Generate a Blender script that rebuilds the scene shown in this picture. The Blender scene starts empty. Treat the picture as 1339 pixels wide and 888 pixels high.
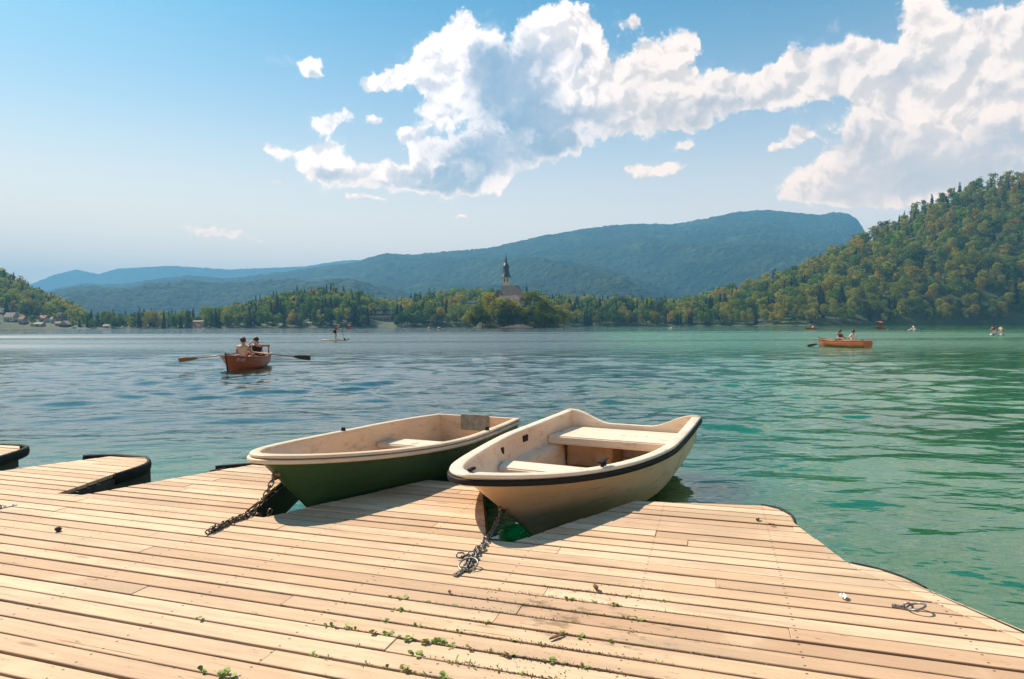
import bpy, bmesh, math, random
import numpy as np
from mathutils import Vector, Matrix, Euler
from mathutils import noise as mnoise
random.seed(7); np.random.seed(7)
R = math.radians
sc = bpy.context.scene
COL = sc.collection
# ------------------------------------------------------------------ camera
IW, IH, F = 1339.0, 888.0, 830.0
HC = 1.55            # eye above the water
DZ = 0.35            # deck above the water
PITCH = math.atan((444-425.5)/F); ROLL = R(-0.26)
cam_d = bpy.data.cameras.new('camera'); cam = bpy.data.objects.new('camera', cam_d); COL.objects.link(cam)
cam_d.sensor_width = 36; cam_d.lens = F/IW*36; cam_d.clip_start = .05; cam_d.clip_end = 60000
CM = Matrix.Rotation(R(90)-PITCH, 3, 'X') @ Matrix.Rotation(ROLL, 3, 'Z')
cam.matrix_world = Matrix.Translation((0, 0, HC)) @ CM.to_4x4()
sc.camera = cam
def ray(px, py):
    return (CM @ Vector(((px-IW/2)/F, -(py-IH/2)/F, -1))).normalized()
def P(px, py, z=0.0):
    d = ray(px, py); t = (z-HC)/d.z
    return Vector((d.x*t, d.y*t, z))
def at(px, py, dist):
    d = ray(px, py); t = dist/d.y
    return Vector((d.x*t, dist, HC+d.z*t))
def sstep(a, b, x):
    t = min(1, max(0, (x-a)/(b-a))); return t*t*(3-2*t)
def lerp(a, b, t): return a+(b-a)*t
# ------------------------------------------------------------------ tagging
def tag(o, label=None, cat=None, group=None, kind=None):
    if label: o['label'] = label
    if cat: o['category'] = cat
    if group: o['group'] = group
    if kind: o['kind'] = kind
    return o
def empty(name, loc, label, cat, group=None, rz=0):
    o = bpy.data.objects.new(name, None); COL.objects.link(o); o.location = loc; o.rotation_euler.z = rz
    o.empty_display_size = .2
    return tag(o, label, cat, group)
def obj(name, bm, mats, parent=None, smooth=False, loc=None):
    me = bpy.data.meshes.new(name)
    if isinstance(bm, bmesh.types.BMesh):
        bm.normal_update(); bm.to_mesh(me); bm.free()
    else:
        me.from_pydata(bm[0], [], bm[1])
    return obj_me(name, me, mats, parent, smooth, loc)
def obj_me(name, me, mats, parent=None, smooth=False, loc=None):
    for m in (mats if isinstance(mats, (list, tuple)) else [mats]): me.materials.append(m)
    if smooth:
        me.polygons.foreach_set('use_smooth', [True]*len(me.polygons))
    o = bpy.data.objects.new(name, me); COL.objects.link(o)
    if parent: o.parent = parent
    if loc is not None: o.location = loc
    return o
def copy_tree(o, parent=None):
    c = o.copy(); COL.objects.link(c)
    if parent: c.parent = parent
    for ch in list(o.children): copy_tree(ch, c)
    return c
# ------------------------------------------------------------------ node helper
class NT:
    def __init__(s, tree):
        s.t = tree; s.n = tree.nodes; s.l = tree.links
    def new(s, typ, **kw):
        n = s.n.new(typ)
        for k, v in kw.items(): setattr(n, k, v)
        return n
    def put(s, sock, v):
        if isinstance(v, bpy.types.NodeSocket): s.l.new(v, sock)
        elif v is not None:
            if isinstance(v, (tuple, list)) and len(v) == 3 and sock.type == 'RGBA': v = (*v, 1)
            sock.default_value = v
    def m(s, op, a, b=None, c=None, clamp=False):
        n = s.new('ShaderNodeMath', operation=op, use_clamp=clamp)
        s.put(n.inputs[0], a); s.put(n.inputs[1], b); s.put(n.inputs[2], c)
        return n.outputs[0]
    def v(s, op, a, b=None, c=None, out=0):
        n = s.new('ShaderNodeVectorMath', operation=op)
        s.put(n.inputs[0], a); s.put(n.inputs[1], b)
        if c is not None: s.put(n.inputs[2], c)
        return n.outputs[out]
    def sc(s, a, f):
        n = s.new('ShaderNodeVectorMath', operation='SCALE'); s.put(n.inputs[0], a); s.put(n.inputs['Scale'], f); return n.outputs[0]
    def mix(s, f, a, b, blend='MIX'):
        n = s.new('ShaderNodeMix', data_type='RGBA', blend_type=blend)
        s.put(n.inputs[0], f); s.put(n.inputs[6], a); s.put(n.inputs[7], b); return n.outputs[2]
    def noise(s, vec, scale, detail=3, rough=.5, out=0, lac=2.0, dist=0):
        n = s.new('ShaderNodeTexNoise'); s.put(n.inputs['Vector'], vec); n.inputs['Scale'].default_value = scale
        n.inputs['Detail'].default_value = detail; n.inputs['Roughness'].default_value = rough
        n.inputs['Lacunarity'].default_value = lac; n.inputs['Distortion'].default_value = dist
        return n.outputs[out]
    def voro(s, vec, scale, feature='F1', detail=0, rough=.5, out='Distance'):
        n = s.new('ShaderNodeTexVoronoi', feature=feature); s.put(n.inputs['Vector'], vec); n.inputs['Scale'].default_value = scale
        if 'Detail' in n.inputs: n.inputs['Detail'].default_value = detail; n.inputs['Roughness'].default_value = rough
        return n.outputs[out]
    def ss(s, x, a, b, lo=0., hi=1.):
        n = s.new('ShaderNodeMapRange', interpolation_type='SMOOTHSTEP')
        s.put(n.inputs[0], x); s.put(n.inputs[1], a); s.put(n.inputs[2], b); s.put(n.inputs[3], lo); s.put(n.inputs[4], hi)
        return n.outputs[0]
    def ramp(s, f, stops):
        n = s.new('ShaderNodeValToRGB'); s.put(n.inputs[0], f); r = n.color_ramp
        while len(r.elements) < len(stops): r.elements.new(.5)
        for e, (p, c) in zip(r.elements, stops): e.position = p; e.color = (*c, 1)
        return n.outputs[0]
    def xyz(s, vec):
        n = s.new('ShaderNodeSeparateXYZ'); s.put(n.inputs[0], vec); return n.outputs
    def comb(s, x=0., y=0., z=0.):
        n = s.new('ShaderNodeCombineXYZ'); s.put(n.inputs[0], x); s.put(n.inputs[1], y); s.put(n.inputs[2], z); return n.outputs[0]
    def mapping(s, vec, rot=(0, 0, 0), scale=(1, 1, 1), loc=(0, 0, 0)):
        n = s.new('ShaderNodeMapping'); s.put(n.inputs[0], vec); n.inputs[1].default_value = loc; n.inputs[2].default_value = rot; n.inputs[3].default_value = scale
        return n.outputs[0]
def srgb(r, g, b):
    f = lambda c: c/12.92 if c <= .04045 else ((c+.055)/1.055)**2.4
    return (f(r/255), f(g/255), f(b/255))
def new_mat(name):
    m = bpy.data.materials.new(name); m.use_nodes = True
    nt = NT(m.node_tree); b = nt.n['Principled BSDF']
    return m, nt, b
def bump(nt, b, h, dist=.01, strength=1.0):
    n = nt.new('ShaderNodeBump'); n.inputs['Distance'].default_value = dist; n.inputs['Strength'].default_value = strength
    nt.put(n.inputs['Height'], h); nt.put(b.inputs['Normal'], n.outputs[0])
def mat(name, col, rough=.6, var=.12, scale=6, metal=0, stain=None, stain_amt=.5, stain_scale=3, bmp=0, spec=.5, coat=0):
    m, nt, b = new_mat(name)
    tc = nt.new('ShaderNodeTexCoord').outputs['Object']
    n1 = nt.noise(tc, scale, 5, .6)
    c = nt.mix(nt.ss(n1, .3, .7), tuple(x*(1-var) for x in col), tuple(min(1, x*(1+var)) for x in col))
    if stain:
        n2 = nt.noise(tc, stain_scale, 6, .65)
        c = nt.mix(nt.m('MULTIPLY', nt.ss(n2, .5, .72), stain_amt), c, stain)
    nt.put(b.inputs['Base Color'], c)
    nt.put(b.inputs['Roughness'], nt.ss(n1, .2, .8, rough-.08, min(1, rough+.1)))
    b.inputs['Metallic'].default_value = metal; b.inputs['Specular IOR Level'].default_value = spec
    b.inputs['Coat Weight'].default_value = coat
    if bmp: bump(nt, b, nt.noise(tc, scale*6, 4), bmp)
    return m
# ------------------------------------------------------------------ sun and sky
SUN_AZ, SUN_EL = R(-52), R(46)          # azimuth from +Y, positive to the right
sd = Vector((math.sin(SUN_AZ)*math.cos(SUN_EL), math.cos(SUN_AZ)*math.cos(SUN_EL), math.sin(SUN_EL)))
sl = bpy.data.lights.new('sun', 'SUN'); sl.energy = 5.0; sl.angle = R(.5); sl.color = (1, .885, .735)
so = bpy.data.objects.new('sun', sl); COL.objects.link(so); so.rotation_euler = sd.to_track_quat('Z', 'Y').to_euler()
so.location = (-20, 20, 40)
def azel(px, py):
    d = ray(px, py); return math.atan2(d.x, d.y), math.asin(d.z)
world = bpy.data.worlds.new('World'); sc.world = world; world.use_nodes = True
def build_world():
    nt = NT(world.node_tree); bg = nt.n['Background']
    sky = nt.new('ShaderNodeTexSky', sky_type='NISHITA', sun_disc=False, sun_elevation=SUN_EL, sun_rotation=SUN_AZ,
                 altitude=500, air_density=1.0, dust_density=.9, ozone_density=2.2)
    d = nt.v('NORMALIZE', nt.new('ShaderNodeTexCoord').outputs['Generated'])
    x, y, z = nt.xyz(d)
    az = nt.m('ARCTAN2', x, y); el = nt.m('ARCSINE', z)
    p = nt.comb(az, el, 0.)
    # clear sky: Nishita pulled to the cyan of the photograph, milky near the horizon
    skyc = nt.mix(1.0, sky.outputs[0], (.42, 1.10, 1.16), 'MULTIPLY')
    milk = nt.m('POWER', nt.ss(el, R(1), R(32), 1., 0.), 1.3)
    milk = nt.m('MULTIPLY', milk, .93)
    milkc = nt.mix(nt.ss(az, R(-30), R(35)), (9.1, 8.6, 7.9), (8.0, 7.7, 7.6))
    skyc = nt.mix(milk, skyc, milkc)
    # the clouds: billowed clumps round these directions (photo pixel, radii in pixels, weight)
    B = [(405, 88, 27, 17, 1), (440, 146, 26, 18, .9), (488, 153, 17, 10, .9), (425, 160, 16, 10, .8), (362, 192, 34, 12, 1), (415, 200, 26, 18, .9), (440, 190, 20, 20, .9), (430, 225, 34, 20, .9),
         (500, 228, 62, 22, 1), (540, 176, 24, 16, .9), (482, 262, 30, 7, .8), (361, 236, 10, 4, .9),
         (606, 38, 34, 30, 1), (560, 82, 34, 38, 1), (520, 96, 24, 14, .9), (486, 104, 18, 10, .9), (630, 100, 46, 50, 1), (575, 140, 26, 30, .9), (570, 205, 30, 22, .9),
         (690, 95, 60, 34, .9), (740, 38, 46, 38, 1.1), (705, 50, 30, 26, .9), (770, 60, 26, 34, .9), (690, 130, 50, 36, .7), (660, 192, 95, 30, .95), (590, 240, 80, 24, .95), (625, 222, 60, 26, .8), (740, 185, 50, 20, .6),
         (685, 146, 40, 18, 1), (745, 138, 44, 28, 1), (790, 120, 44, 30, 1), (838, 84, 36, 30, 1), (885, 52, 26, 26, 1), (860, 120, 52, 32, 1),
         (920, 120, 50, 32, 1), (830, 150, 50, 26, .9), (905, 168, 56, 18, .8), (985, 120, 46, 30, 1), (1040, 112, 40, 28, 1), (1080, 84, 38, 30, 1), (1128, 80, 28, 26, .9),
         (1203, 8, 19, 40, 1), (1185, 120, 54, 44, 1), (1240, 100, 56, 46, 1), (1300, 80, 56, 44, 1.1), (1370, 80, 70, 60, 1.1), (1240, 165, 80, 40, 1), (1310, 150, 70, 40, 1),
         (1150, 165, 36, 36, 1), (1120, 195, 44, 30, .9), (1080, 232, 56, 24, .9), (1150, 245, 70, 28, .9), (1220, 235, 70, 26, .9), (1042, 178, 24, 15, .9), (1015, 198, 14, 6, .7), (1300, 215, 70, 28, .8), (1050, 255, 40, 12, .8),
         (838, 218, 26, 11, 1), (880, 218, 28, 12, 1), (890, 192, 24, 7, .7), (270, 300, 40, 8, .9), (315, 306, 34, 7, .8), (832, 28, 15, 12, .8), (600, 283, 50, 4, .6), (720, 283, 36, 4, .5), (350, 312, 20, 4, .5),
         (1560, 60, 150, 70, 1), (1600, 220, 130, 50, .9), (820, -190, 160, 60, .9), (1150, -330, 200, 70, .9), (300, -420, 140, 50, .7)]  # clouds overhead are added out of view, to reflect in the water
    D = [(640, 92, 36, 30, 1), (672, 130, 55, 40, 1.2), (705, 78, 40, 14, .9), (672, 192, 100, 28, 1.6), (590, 242, 80, 20, 1), (432, 228, 22, 16, .9), (740, 180, 55, 25, 1),
         (905, 170, 68, 20, 1.4), (795, 142, 46, 13, .9), (950, 135, 60, 10, .6), (1290, 190, 90, 16, .7), (1090, 255, 60, 10, .6), (560, 120, 20, 24, .5), (760, 70, 20, 20, .5), (1098, 84, 24, 12, .7), (1018, 112, 50, 14, .45), (1128, 172, 42, 28, .75), (1200, 236, 90, 18, .8),
         (1225, 92, 54, 12, .55), (1270, 168, 80, 14, .55), (410, 98, 12, 6, .5), (370, 197, 16, 6, .5), (1290, 235, 80, 18, .7), (490, 246, 60, 12, .8), (850, 112, 26, 10, .4), (1160, 215, 50, 12, .5), (1320, 110, 40, 12, .5)]
    wn = nt.noise(p, 9, 4, .55, out=1)
    pw = nt.v('MULTIPLY_ADD', nt.v('SUBTRACT', wn, (.5, .5, .5)), (.07, .05, 0), p)
    wn2 = nt.noise(p, 45, 4, .6, out=1)
    pw = nt.v('MULTIPLY_ADD', nt.v('SUBTRACT', wn2, (.5, .5, .5)), (.022, .018, 0), pw)
    def field(blobs, vec, base=.30):
        acc = None
        for (px, py, rx, ry, w) in blobs:
            a, e = azel(px, py)
            ir, jr = F/rx, F/ry
            q = nt.v('MULTIPLY_ADD', vec, (ir, jr, 0), (-a*ir, -e*jr, 0))
            q = nt.v('DOT_PRODUCT', q, q, out=1)
            g = nt.m('POWER', base, q)
            acc = nt.m('MULTIPLY', g, w) if acc is None else nt.m('MULTIPLY_ADD', g, w, acc)
        return acc
    Fd = field(B, pw)
    Sd = field(D, pw, .42)
    def billow(vec):
        a = nt.m('SUBTRACT', .5, nt.voro(vec, 30, 'SMOOTH_F1', 4, .5))
        return a
    bl = billow(pw)
    p2 = nt.v('ADD', pw, (-.006, .010, 0))
    bl2 = billow(p2)
    fine = nt.noise(p, 120, 5, .65)
    dens = nt.m('MULTIPLY_ADD', bl, .75, Fd)
    dens = nt.m('MULTIPLY_ADD', nt.m('SUBTRACT', fine, .5), .42, dens)
    mask = nt.ss(dens, .27, .56)
    wisp = nt.ss(nt.noise(pw, 16, 6, .6), .5, .8)
    mask = nt.m('MAXIMUM', mask, nt.m('MULTIPLY', nt.m('MULTIPLY', nt.ss(dens, -.05, .40), wisp), .55))
    lit = nt.m('MULTIPLY', nt.m('SUBTRACT', bl, bl2), .55)
    thick = nt.ss(dens, .45, 1.5)
    dark = nt.m('MULTIPLY_ADD', nt.m('SUBTRACT', nt.noise(pw, 17, 8, .64), .5), 1.6, nt.m('MULTIPLY', Sd, 1.05))
    dark = nt.m('MULTIPLY_ADD', lit, -1.2, dark)
    dark = nt.ss(dark, .05, 1.35)
    dark = nt.m('MULTIPLY', dark, nt.ss(dens, .3, .95))
    east = nt.ss(az, R(-2), R(14))
    white = nt.mix(east, (10.8, 10.7, 10.5), (9.8, 9.1, 8.2))
    gmix = nt.ss(nt.noise(pw, 7, 5, .6), .36, .66)
    grey = nt.mix(gmix, nt.mix(east, (2.3, 3.8, 5.5), (4.0, 4.5, 5.1)), nt.mix(east, (4.6, 5.5, 6.6), (5.6, 5.7, 5.9)))
    soft = nt.mix(east, (7.2, 7.6, 8.0), (6.9, 6.6, 6.2))
    cc = nt.mix(nt.ss(nt.m('MULTIPLY_ADD', lit, -6., nt.m('MULTIPLY', thick, .35)), -.2, .9), white, soft)
    cc = nt.mix(dark, cc, grey)
    cc = nt.mix(nt.m('MULTIPLY', nt.ss(el, R(5), R(17), 1, 0), .35), cc, milkc)
    out = nt.mix(mask, skyc, cc)
    gain = nt.mix(nt.ss(el, R(1), R(20)), (2.15, 1.50, 1.05), (1.22, 1.08, 1.03))
    out = nt.mix(1.0, out, gain, 'MULTIPLY')
    below = nt.ss(el, R(-3), R(-.2), 1, 0)
    out = nt.mix(below, out, (3.0, 3.4, 3.4))
    nt.put(bg.inputs[0], out); bg.inputs[1].default_value = .070
build_world()
world.cycles.sampling_method = 'MANUAL'; world.cycles.sample_map_resolution = 512
# ------------------------------------------------------------------ render settings
sc.render.engine = 'CYCLES'
sc.view_settings.view_transform = 'Standard'; sc.view_settings.look = 'None'; sc.view_settings.gamma = 1
sc.view_settings.use_curve_mapping = False; sc.view_settings.exposure = 0.78
sc.cycles.use_denoising = True; sc.cycles.max_bounces = 6; sc.cycles.diffuse_bounces = 3; sc.cycles.glossy_bounces = 3
sc.cycles.transmission_bounces = 3; sc.cycles.volume_bounces = 0; sc.cycles.use_adaptive_sampling = True; sc.cycles.adaptive_threshold = .015
sc.cycles.caustics_reflective = False; sc.cycles.caustics_refractive = False; sc.cycles.sample_clamp_indirect = 6
try: sc.cycles.denoiser = 'OPENIMAGEDENOISE'
except Exception: pass
#@@PART2
# ------------------------------------------------------------------ water and lake bed
def water_mat():
    m, nt, b = new_mat('lake water')
    tc = nt.new('ShaderNodeTexCoord').outputs['Object']
    big = nt.noise(tc, .35, 3, .5)
    c = nt.mix(nt.ss(big, .35, .65), (.0002, .098, .022), (.0002, .130, .030))
    # colour is emerald by the dock and to the right, darker farther out and left
    wx_, wy_, wz_ = nt.xyz(tc)
    right_mask = nt.ss(nt.m('ADD', nt.m('SUBTRACT', wx_, nt.m('MULTIPLY', wy_, .12)), nt.m('MULTIPLY', nt.m('SUBTRACT', big, .5), 6.)), -3., 7.)
    far_left = nt.m('MULTIPLY', nt.ss(wy_, 3.5, 11), nt.m('SUBTRACT', 1., right_mask))
    c = nt.mix(far_left, c, (.0030, .032, .026))
    nt.put(b.inputs['Base Color'], c); b.inputs['IOR'].default_value = 1.75
    b.subsurface_method = 'BURLEY'; b.inputs['Subsurface Weight'].default_value = 1.0; b.inputs['Subsurface Radius'].default_value = (.25, 1.0, .5); b.inputs['Subsurface Scale'].default_value = 1.8
    # calm by the dock, ruffled in the middle of the lake with calm slicks, sheltered again under the far shore
    y = nt.xyz(tc)[1]
    slick = nt.noise(nt.mapping(tc, scale=(.12, 1, 1)), .035, 4, .55)
    ruff = nt.m('MULTIPLY', nt.ss(y, 20, 62, .03, .34), nt.ss(slick, .38, .56, .30, 1.))
    ruff = nt.m('MULTIPLY', ruff, nt.ss(y, 105, 175, 1., .22))
    nt.put(b.inputs['Roughness'], nt.m('MAXIMUM', ruff, .03))
    n2 = nt.noise(nt.mapping(tc, rot=(0, 0, R(-14)), scale=(.5, 1, 1)), 5.5, 2, .5)
    n1 = nt.noise(nt.mapping(tc, rot=(0, 0, R(9)), scale=(.4, 1, 1)), .9, 3, .5)
    far = nt.ss(y, 14, 40, 0., 1.)
    h = nt.m('MULTIPLY_ADD', n1, nt.m('MULTIPLY', far, .16), nt.m('MULTIPLY', n2, .012))
    bump(nt, b, h, 1.0)
    return m
def lake():
    fine = np.linspace(-1.2, 1.2, 901)
    u = np.concatenate([[-1e9, -6, -2.5, -1.6], fine, [1.6, 2.5, 6, 1e9]])
    Fp = F*1024/IW*HC
    ys = 1/np.linspace(1/2.2, 1/46., int((Fp/2.2-Fp/46.)*2.1))
    yy = np.concatenate([[-300, -60, -10, 0, 1.2], ys, [48, 52, 60, 75, 110, 200, 500, 1600]])
    X = np.clip(u[None, :]*np.maximum(yy, 2.2)[:, None], -4400, 4400); Y = np.repeat(yy[:, None], len(u), 1)
    dy = np.gradient(yy)[:, None]+0*X; dx = np.gradient(X, axis=1)
    rs = np.random.RandomState(4); Z = np.zeros_like(X)
    n = 46
    # patches of more and less ripple
    patch = .75+.25*np.sin(X*.33+Y*.21+1.3*np.sin(Y*.17))*np.sin(Y*.29-X*.11+2)
    amp = patch*np.clip(.36+.84*(Y-4.5)/11., .36, 1.2)*np.clip((46-Y)/14., 0, 1)*np.clip((Y-1.2)/1., 0, 1)
    amp = amp*np.clip((1.25-np.abs(X/np.maximum(Y, 2.2)))/.1, 0, 1)
    for i in range(n):
        lam = .38*(3.6/.38)**(i/(n-1)); th = R(96)+rs.normal()*.50; k = 2*math.pi/lam
        kx, ky = k*math.cos(th), k*math.sin(th)
        a = .098/math.sqrt(n)*math.sqrt(2)/k*(1.25 if .5 < lam < 1.4 else .8)
        res = np.clip((lam-2.2*np.maximum(np.abs(dy)*abs(math.sin(th)), np.abs(dx)*abs(math.cos(th))))/lam*2, 0, 1)
        ph = X*kx+Y*ky+rs.uniform(0, 6.28)+1.2*np.sin(X*.21*rs.uniform(.6, 1.5)+i)*np.sin(Y*.26+i*1.7)
        w = np.sin(ph); Z += a*res*(w+.22*np.sin(2*ph+1.57))
    Z *= amp
    V = np.stack([X, Y, Z], 2).reshape(-1, 3).astype(np.float32); nc = len(u); nrw = len(yy)
    ii = (np.arange(nrw-1)[:, None]*nc+np.arange(nc-1)[None, :]).ravel()
    L = np.stack([ii, ii+1, ii+nc+1, ii+nc], 1).astype(np.int32).ravel(); nf = len(ii)
    me = bpy.data.meshes.new('lake_water'); me.vertices.add(len(V)); me.vertices.foreach_set('co', V.ravel())
    me.loops.add(nf*4); me.loops.foreach_set('vertex_index', L); me.polygons.add(nf); me.polygons.foreach_set('loop_start', np.arange(0, nf*4, 4, dtype=np.int32))
    me.update(calc_edges=True)
    o = obj_me('lake_water', me, water_mat(), None, True); o['kind'] = 'structure'
lake()
bed = obj('lake_bed', ([(-8900, -320, -3), (8900, -320, -3), (8900, 9650, -3), (-8900, 9650, -3)], [(0, 1, 2, 3)]), mat('lake mud', (.08, .09, .05)))
bed['kind'] = 'structure'
# ------------------------------------------------------------------ the dock
ang = math.atan2(.302, -.953)
U = Vector((.953, -.302)); N = Vector((.302, .953))         # along the boards, across them
BW_ = .1055
N0 = N.dot(P(672, 708.5, DZ).xy)
def wood_mat():
    m, nt, b = new_mat('weathered deck boards')
    tc = nt.new('ShaderNodeTexCoord').outputs['Object']
    at_ = nt.new('ShaderNodeAttribute', attribute_name='tint').outputs['Fac']
    off = nt.comb(nt.m('MULTIPLY', at_, 37.), nt.m('MULTIPLY', at_, 11.), nt.m('MULTIPLY', at_, 5.))
    g = nt.mapping(nt.v('ADD', tc, off), rot=(0, 0, math.atan2(.302, .953)), scale=(1, 1, 1))
    gs = nt.v('MULTIPLY', g, (1.2, 26, 8))
    grain = nt.noise(gs, 1.6, 6, .65, dist=.4)
    fineg = nt.noise(nt.v('MULTIPLY', g, (4, 130, 20)), 1.0, 3, .6)
    blot = nt.noise(tc, 2.6, 5, .6)
    speck = nt.noise(nt.v('MULTIPLY', g, (9, 34, 20)), 1.6, 4, .7)
    base = nt.ramp(at_, [(0, (.47, .295, .18)), (.5, (.65, .425, .265)), (1, (.76, .54, .36))])
    c = nt.mix(nt.m('MULTIPLY', nt.ss(grain, .42, .68), .42), base, (.42, .26, .155))
    c = nt.mix(nt.m('MULTIPLY', nt.ss(fineg, .55, .75), .22), c, (.30, .17, .09))
    c = nt.mix(nt.m('MULTIPLY', nt.ss(blot, .52, .72), .35), c, (.76, .57, .38))
    c = nt.mix(nt.m('MULTIPLY', nt.ss(speck, .635, .72), .8), c, (.13, .075, .045))
    split = nt.noise(nt.v('MULTIPLY', g, (1.6, 75, 10)), 1.0, 4, .7)
    c = nt.mix(nt.m('MULTIPLY', nt.ss(split, .635, .70), .75), c, (.14, .075, .04))
    grey = nt.noise(nt.v('MULTIPLY', g, (1.0, 5, 1)), .9, 5, .65)
    c = nt.mix(nt.m('MULTIPLY', nt.ss(grey, .47, .66), .6), c, (.40, .285, .19))
    # nail heads in pairs over the joists
    gx, gy, gz = nt.xyz(nt.mapping(tc, rot=(0, 0, math.atan2(.302, .953))))
    fx = nt.m('SUBTRACT', nt.m('FRACT', nt.m('DIVIDE', gx, .62)), .5)
    fy = nt.m('ABSOLUTE', nt.m('SUBTRACT', nt.m('FRACT', nt.m('DIVIDE', nt.m('SUBTRACT', gy, N0), BW_)), .5))
    nd = nt.v('LENGTH', nt.comb(nt.m('MULTIPLY', fx, .62), nt.m('MULTIPLY', nt.m('SUBTRACT', fy, .27), BW_), 0.), out=1)
    c = nt.mix(nt.m('MULTIPLY', nt.ss(nd, .0035, .0065, 1, 0), .85), c, (.06, .035, .025))
    edge = nt.ss(nt.m('ADD', fy, nt.m('MULTIPLY', nt.noise(nt.v('MULTIPLY', g, (3, 8, 1)), 1.5, 4), .10)), .47, .53)
    c = nt.mix(nt.m('MULTIPLY', edge, .75), c, (.20, .11, .065))
    kn = nt.voro(nt.v('MULTIPLY', g, (1.1, 5.2, 1)), 1.3)
    c = nt.mix(nt.m('MULTIPLY', nt.ss(kn, .035, .10, 1, 0), .6), c, (.22, .12, .07))
    # trodden-in soil round the gaps in the weedy part of the deck
    w = nt.v('SUBTRACT', tc, (*P(745, 810, DZ)[:2], 0)); wx = nt.mapping(w, rot=(0, 0, math.atan2(.302, .953)))
    r2 = nt.v('LENGTH', nt.v('MULTIPLY', wx, (1.0, 1.7, 0)), out=1)
    soil = nt.m('ADD', nt.ss(r2, 0, 1.05, .24, 0), nt.noise(nt.v('MULTIPLY', g, (5, 9, 1)), 1.6, 6, .7))
    c = nt.mix(nt.m('MULTIPLY', nt.ss(soil, .72, .86), .55), c, (.10, .06, .035))
    nt.put(b.inputs['Base Color'], c); b.inputs['Roughness'].default_value = .78; b.inputs['Specular IOR Level'].default_value = .25
    bump(nt, b, nt.m('ADD', grain, nt.m('MULTIPLY', fineg, .5)), .0025)
    return m
M_deck = wood_mat()
M_darkwood = mat('wet dark timber', (.055, .04, .03), .7, .4, 8, stain=(.02, .03, .015), stain_amt=.7)
M_rubber = mat('black rubber', (.016, .015, .014), .7, .35, 10, spec=.2, stain=(.10, .085, .06), stain_amt=.4, stain_scale=6, bmp=.002)
M_steel = mat('rusty steel', (.20, .15, .11), .42, .3, 40, metal=.8, stain=(.16, .055, .02), stain_amt=.8, stain_scale=25)
M_zinc = mat('galvanised steel', (.24, .22, .20), .42, .3, 30, metal=.8, stain=(.2, .12, .07), stain_amt=.5, stain_scale=30)
def Q(px, py):
    v = P(px, py, DZ); return Vector((v.x, v.y))
A = {'E_ap': Q(672, 708.5), 'E_l': Q(830, 655), 'E_r': Q(1000, 661), 'E_c': Q(1040, 685), 'R1': Q(1111, 737), 'R2': Q(1208, 769), 'R3': Q(1339, 825),
     'D_ar': Q(636, 705), 'D_r': Q(630, 634), 'D_l': Q(561, 627), 'D_al': Q(345, 676.5),
     'C_ar': Q(315, 673.5), 'C_r': Q(356, 645), 'C_l': Q(330, 607.5), 'C_al': Q(107, 647), 'B_ar': Q(75, 645.5), 'B_r': Q(196, 604), 'B_rr': Q(190, 598.5), 'B_l': Q(143, 596.3), 'B_al': Q(-70, 626)}
per = A['D_ar']-A['C_ar']                                    # from finger to finger
# C's right-hand side runs on behind the green boat, like the others
C_re = A['C_ar'] + (A['D_r']-A['D_ar'])*1.0 + Vector((.0, .1))
C_le = A['C_l']
def sh(v, k): return v - per*k
poly = [A['R3'], A['R2'], Q(1183, 757), Q(1150, 745.5), A['R1'], A['E_c'], Q(1034, 674.5), Q(1018, 665.5), A['E_r'], A['E_l'], A['E_ap'],
        A['D_ar'], A['D_r'], A['D_l'], A['D_al'], A['C_ar'], C_re, C_le, A['C_al'],
        A['B_ar'], A['B_r'], A['B_rr'], A['B_l'], A['B_al']]
# the row of fingers goes on to the left of the picture
a_ar, a_r, a_rr, a_l, a_al = [sh(A[k], 1) for k in ('B_ar', 'B_r', 'B_rr', 'B_l', 'B_al')]
fix = Q(26, 588)-a_r
a_r, a_rr, a_l = a_r+fix, a_rr+fix, a_l+fix
a_ar = A['B_al']-Vector((.16, -.05))
poly += [a_ar, a_r, a_rr, a_l, a_ar+Vector((-1.5, .5)), Vector((-9, 6.5)), Vector((-9, -3.0)), Vector((4.3, -3.0)), Vector((2.62, .2))]
PL = [Vector((v.x, v.y, 0)) for v in poly]
def poly_bm(pts):
    bm = bmesh.new(); vs = [bm.verts.new((p.x, p.y, 0)) for p in pts]
    f = bm.faces.new(vs); bm.normal_update()
    if f.normal.z < 0: f.normal_flip()
    bmesh.ops.triangulate(bm, faces=bm.faces[:])
    return bm
def clip(bm, co, no):        # keep the side the normal points away from
    g = bm.verts[:]+bm.edges[:]+bm.faces[:]
    bmesh.ops.bisect_plane(bm, geom=g, dist=1e-5, plane_co=co, plane_no=no, clear_outer=True)
def solidify_down(bm, th):
    bmesh.ops.dissolve_limit(bm, angle_limit=.01, verts=bm.verts[:], edges=bm.edges[:])
    fs = bm.faces[:]
    if not fs: return
    r = bmesh.ops.extrude_face_region(bm, geom=fs)
    vs = [v for v in r['geom'] if isinstance(v, bmesh.types.BMVert)]
    bmesh.ops.translate(bm, verts=vs, vec=(0, 0, -th))
    bmesh.ops.recalc_face_normals(bm, faces=bm.faces[:])
dock = empty('floating_dock', (0, 0, 0), 'pale plank dock with finger berths, sunlit along the near shore', 'dock')
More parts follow.
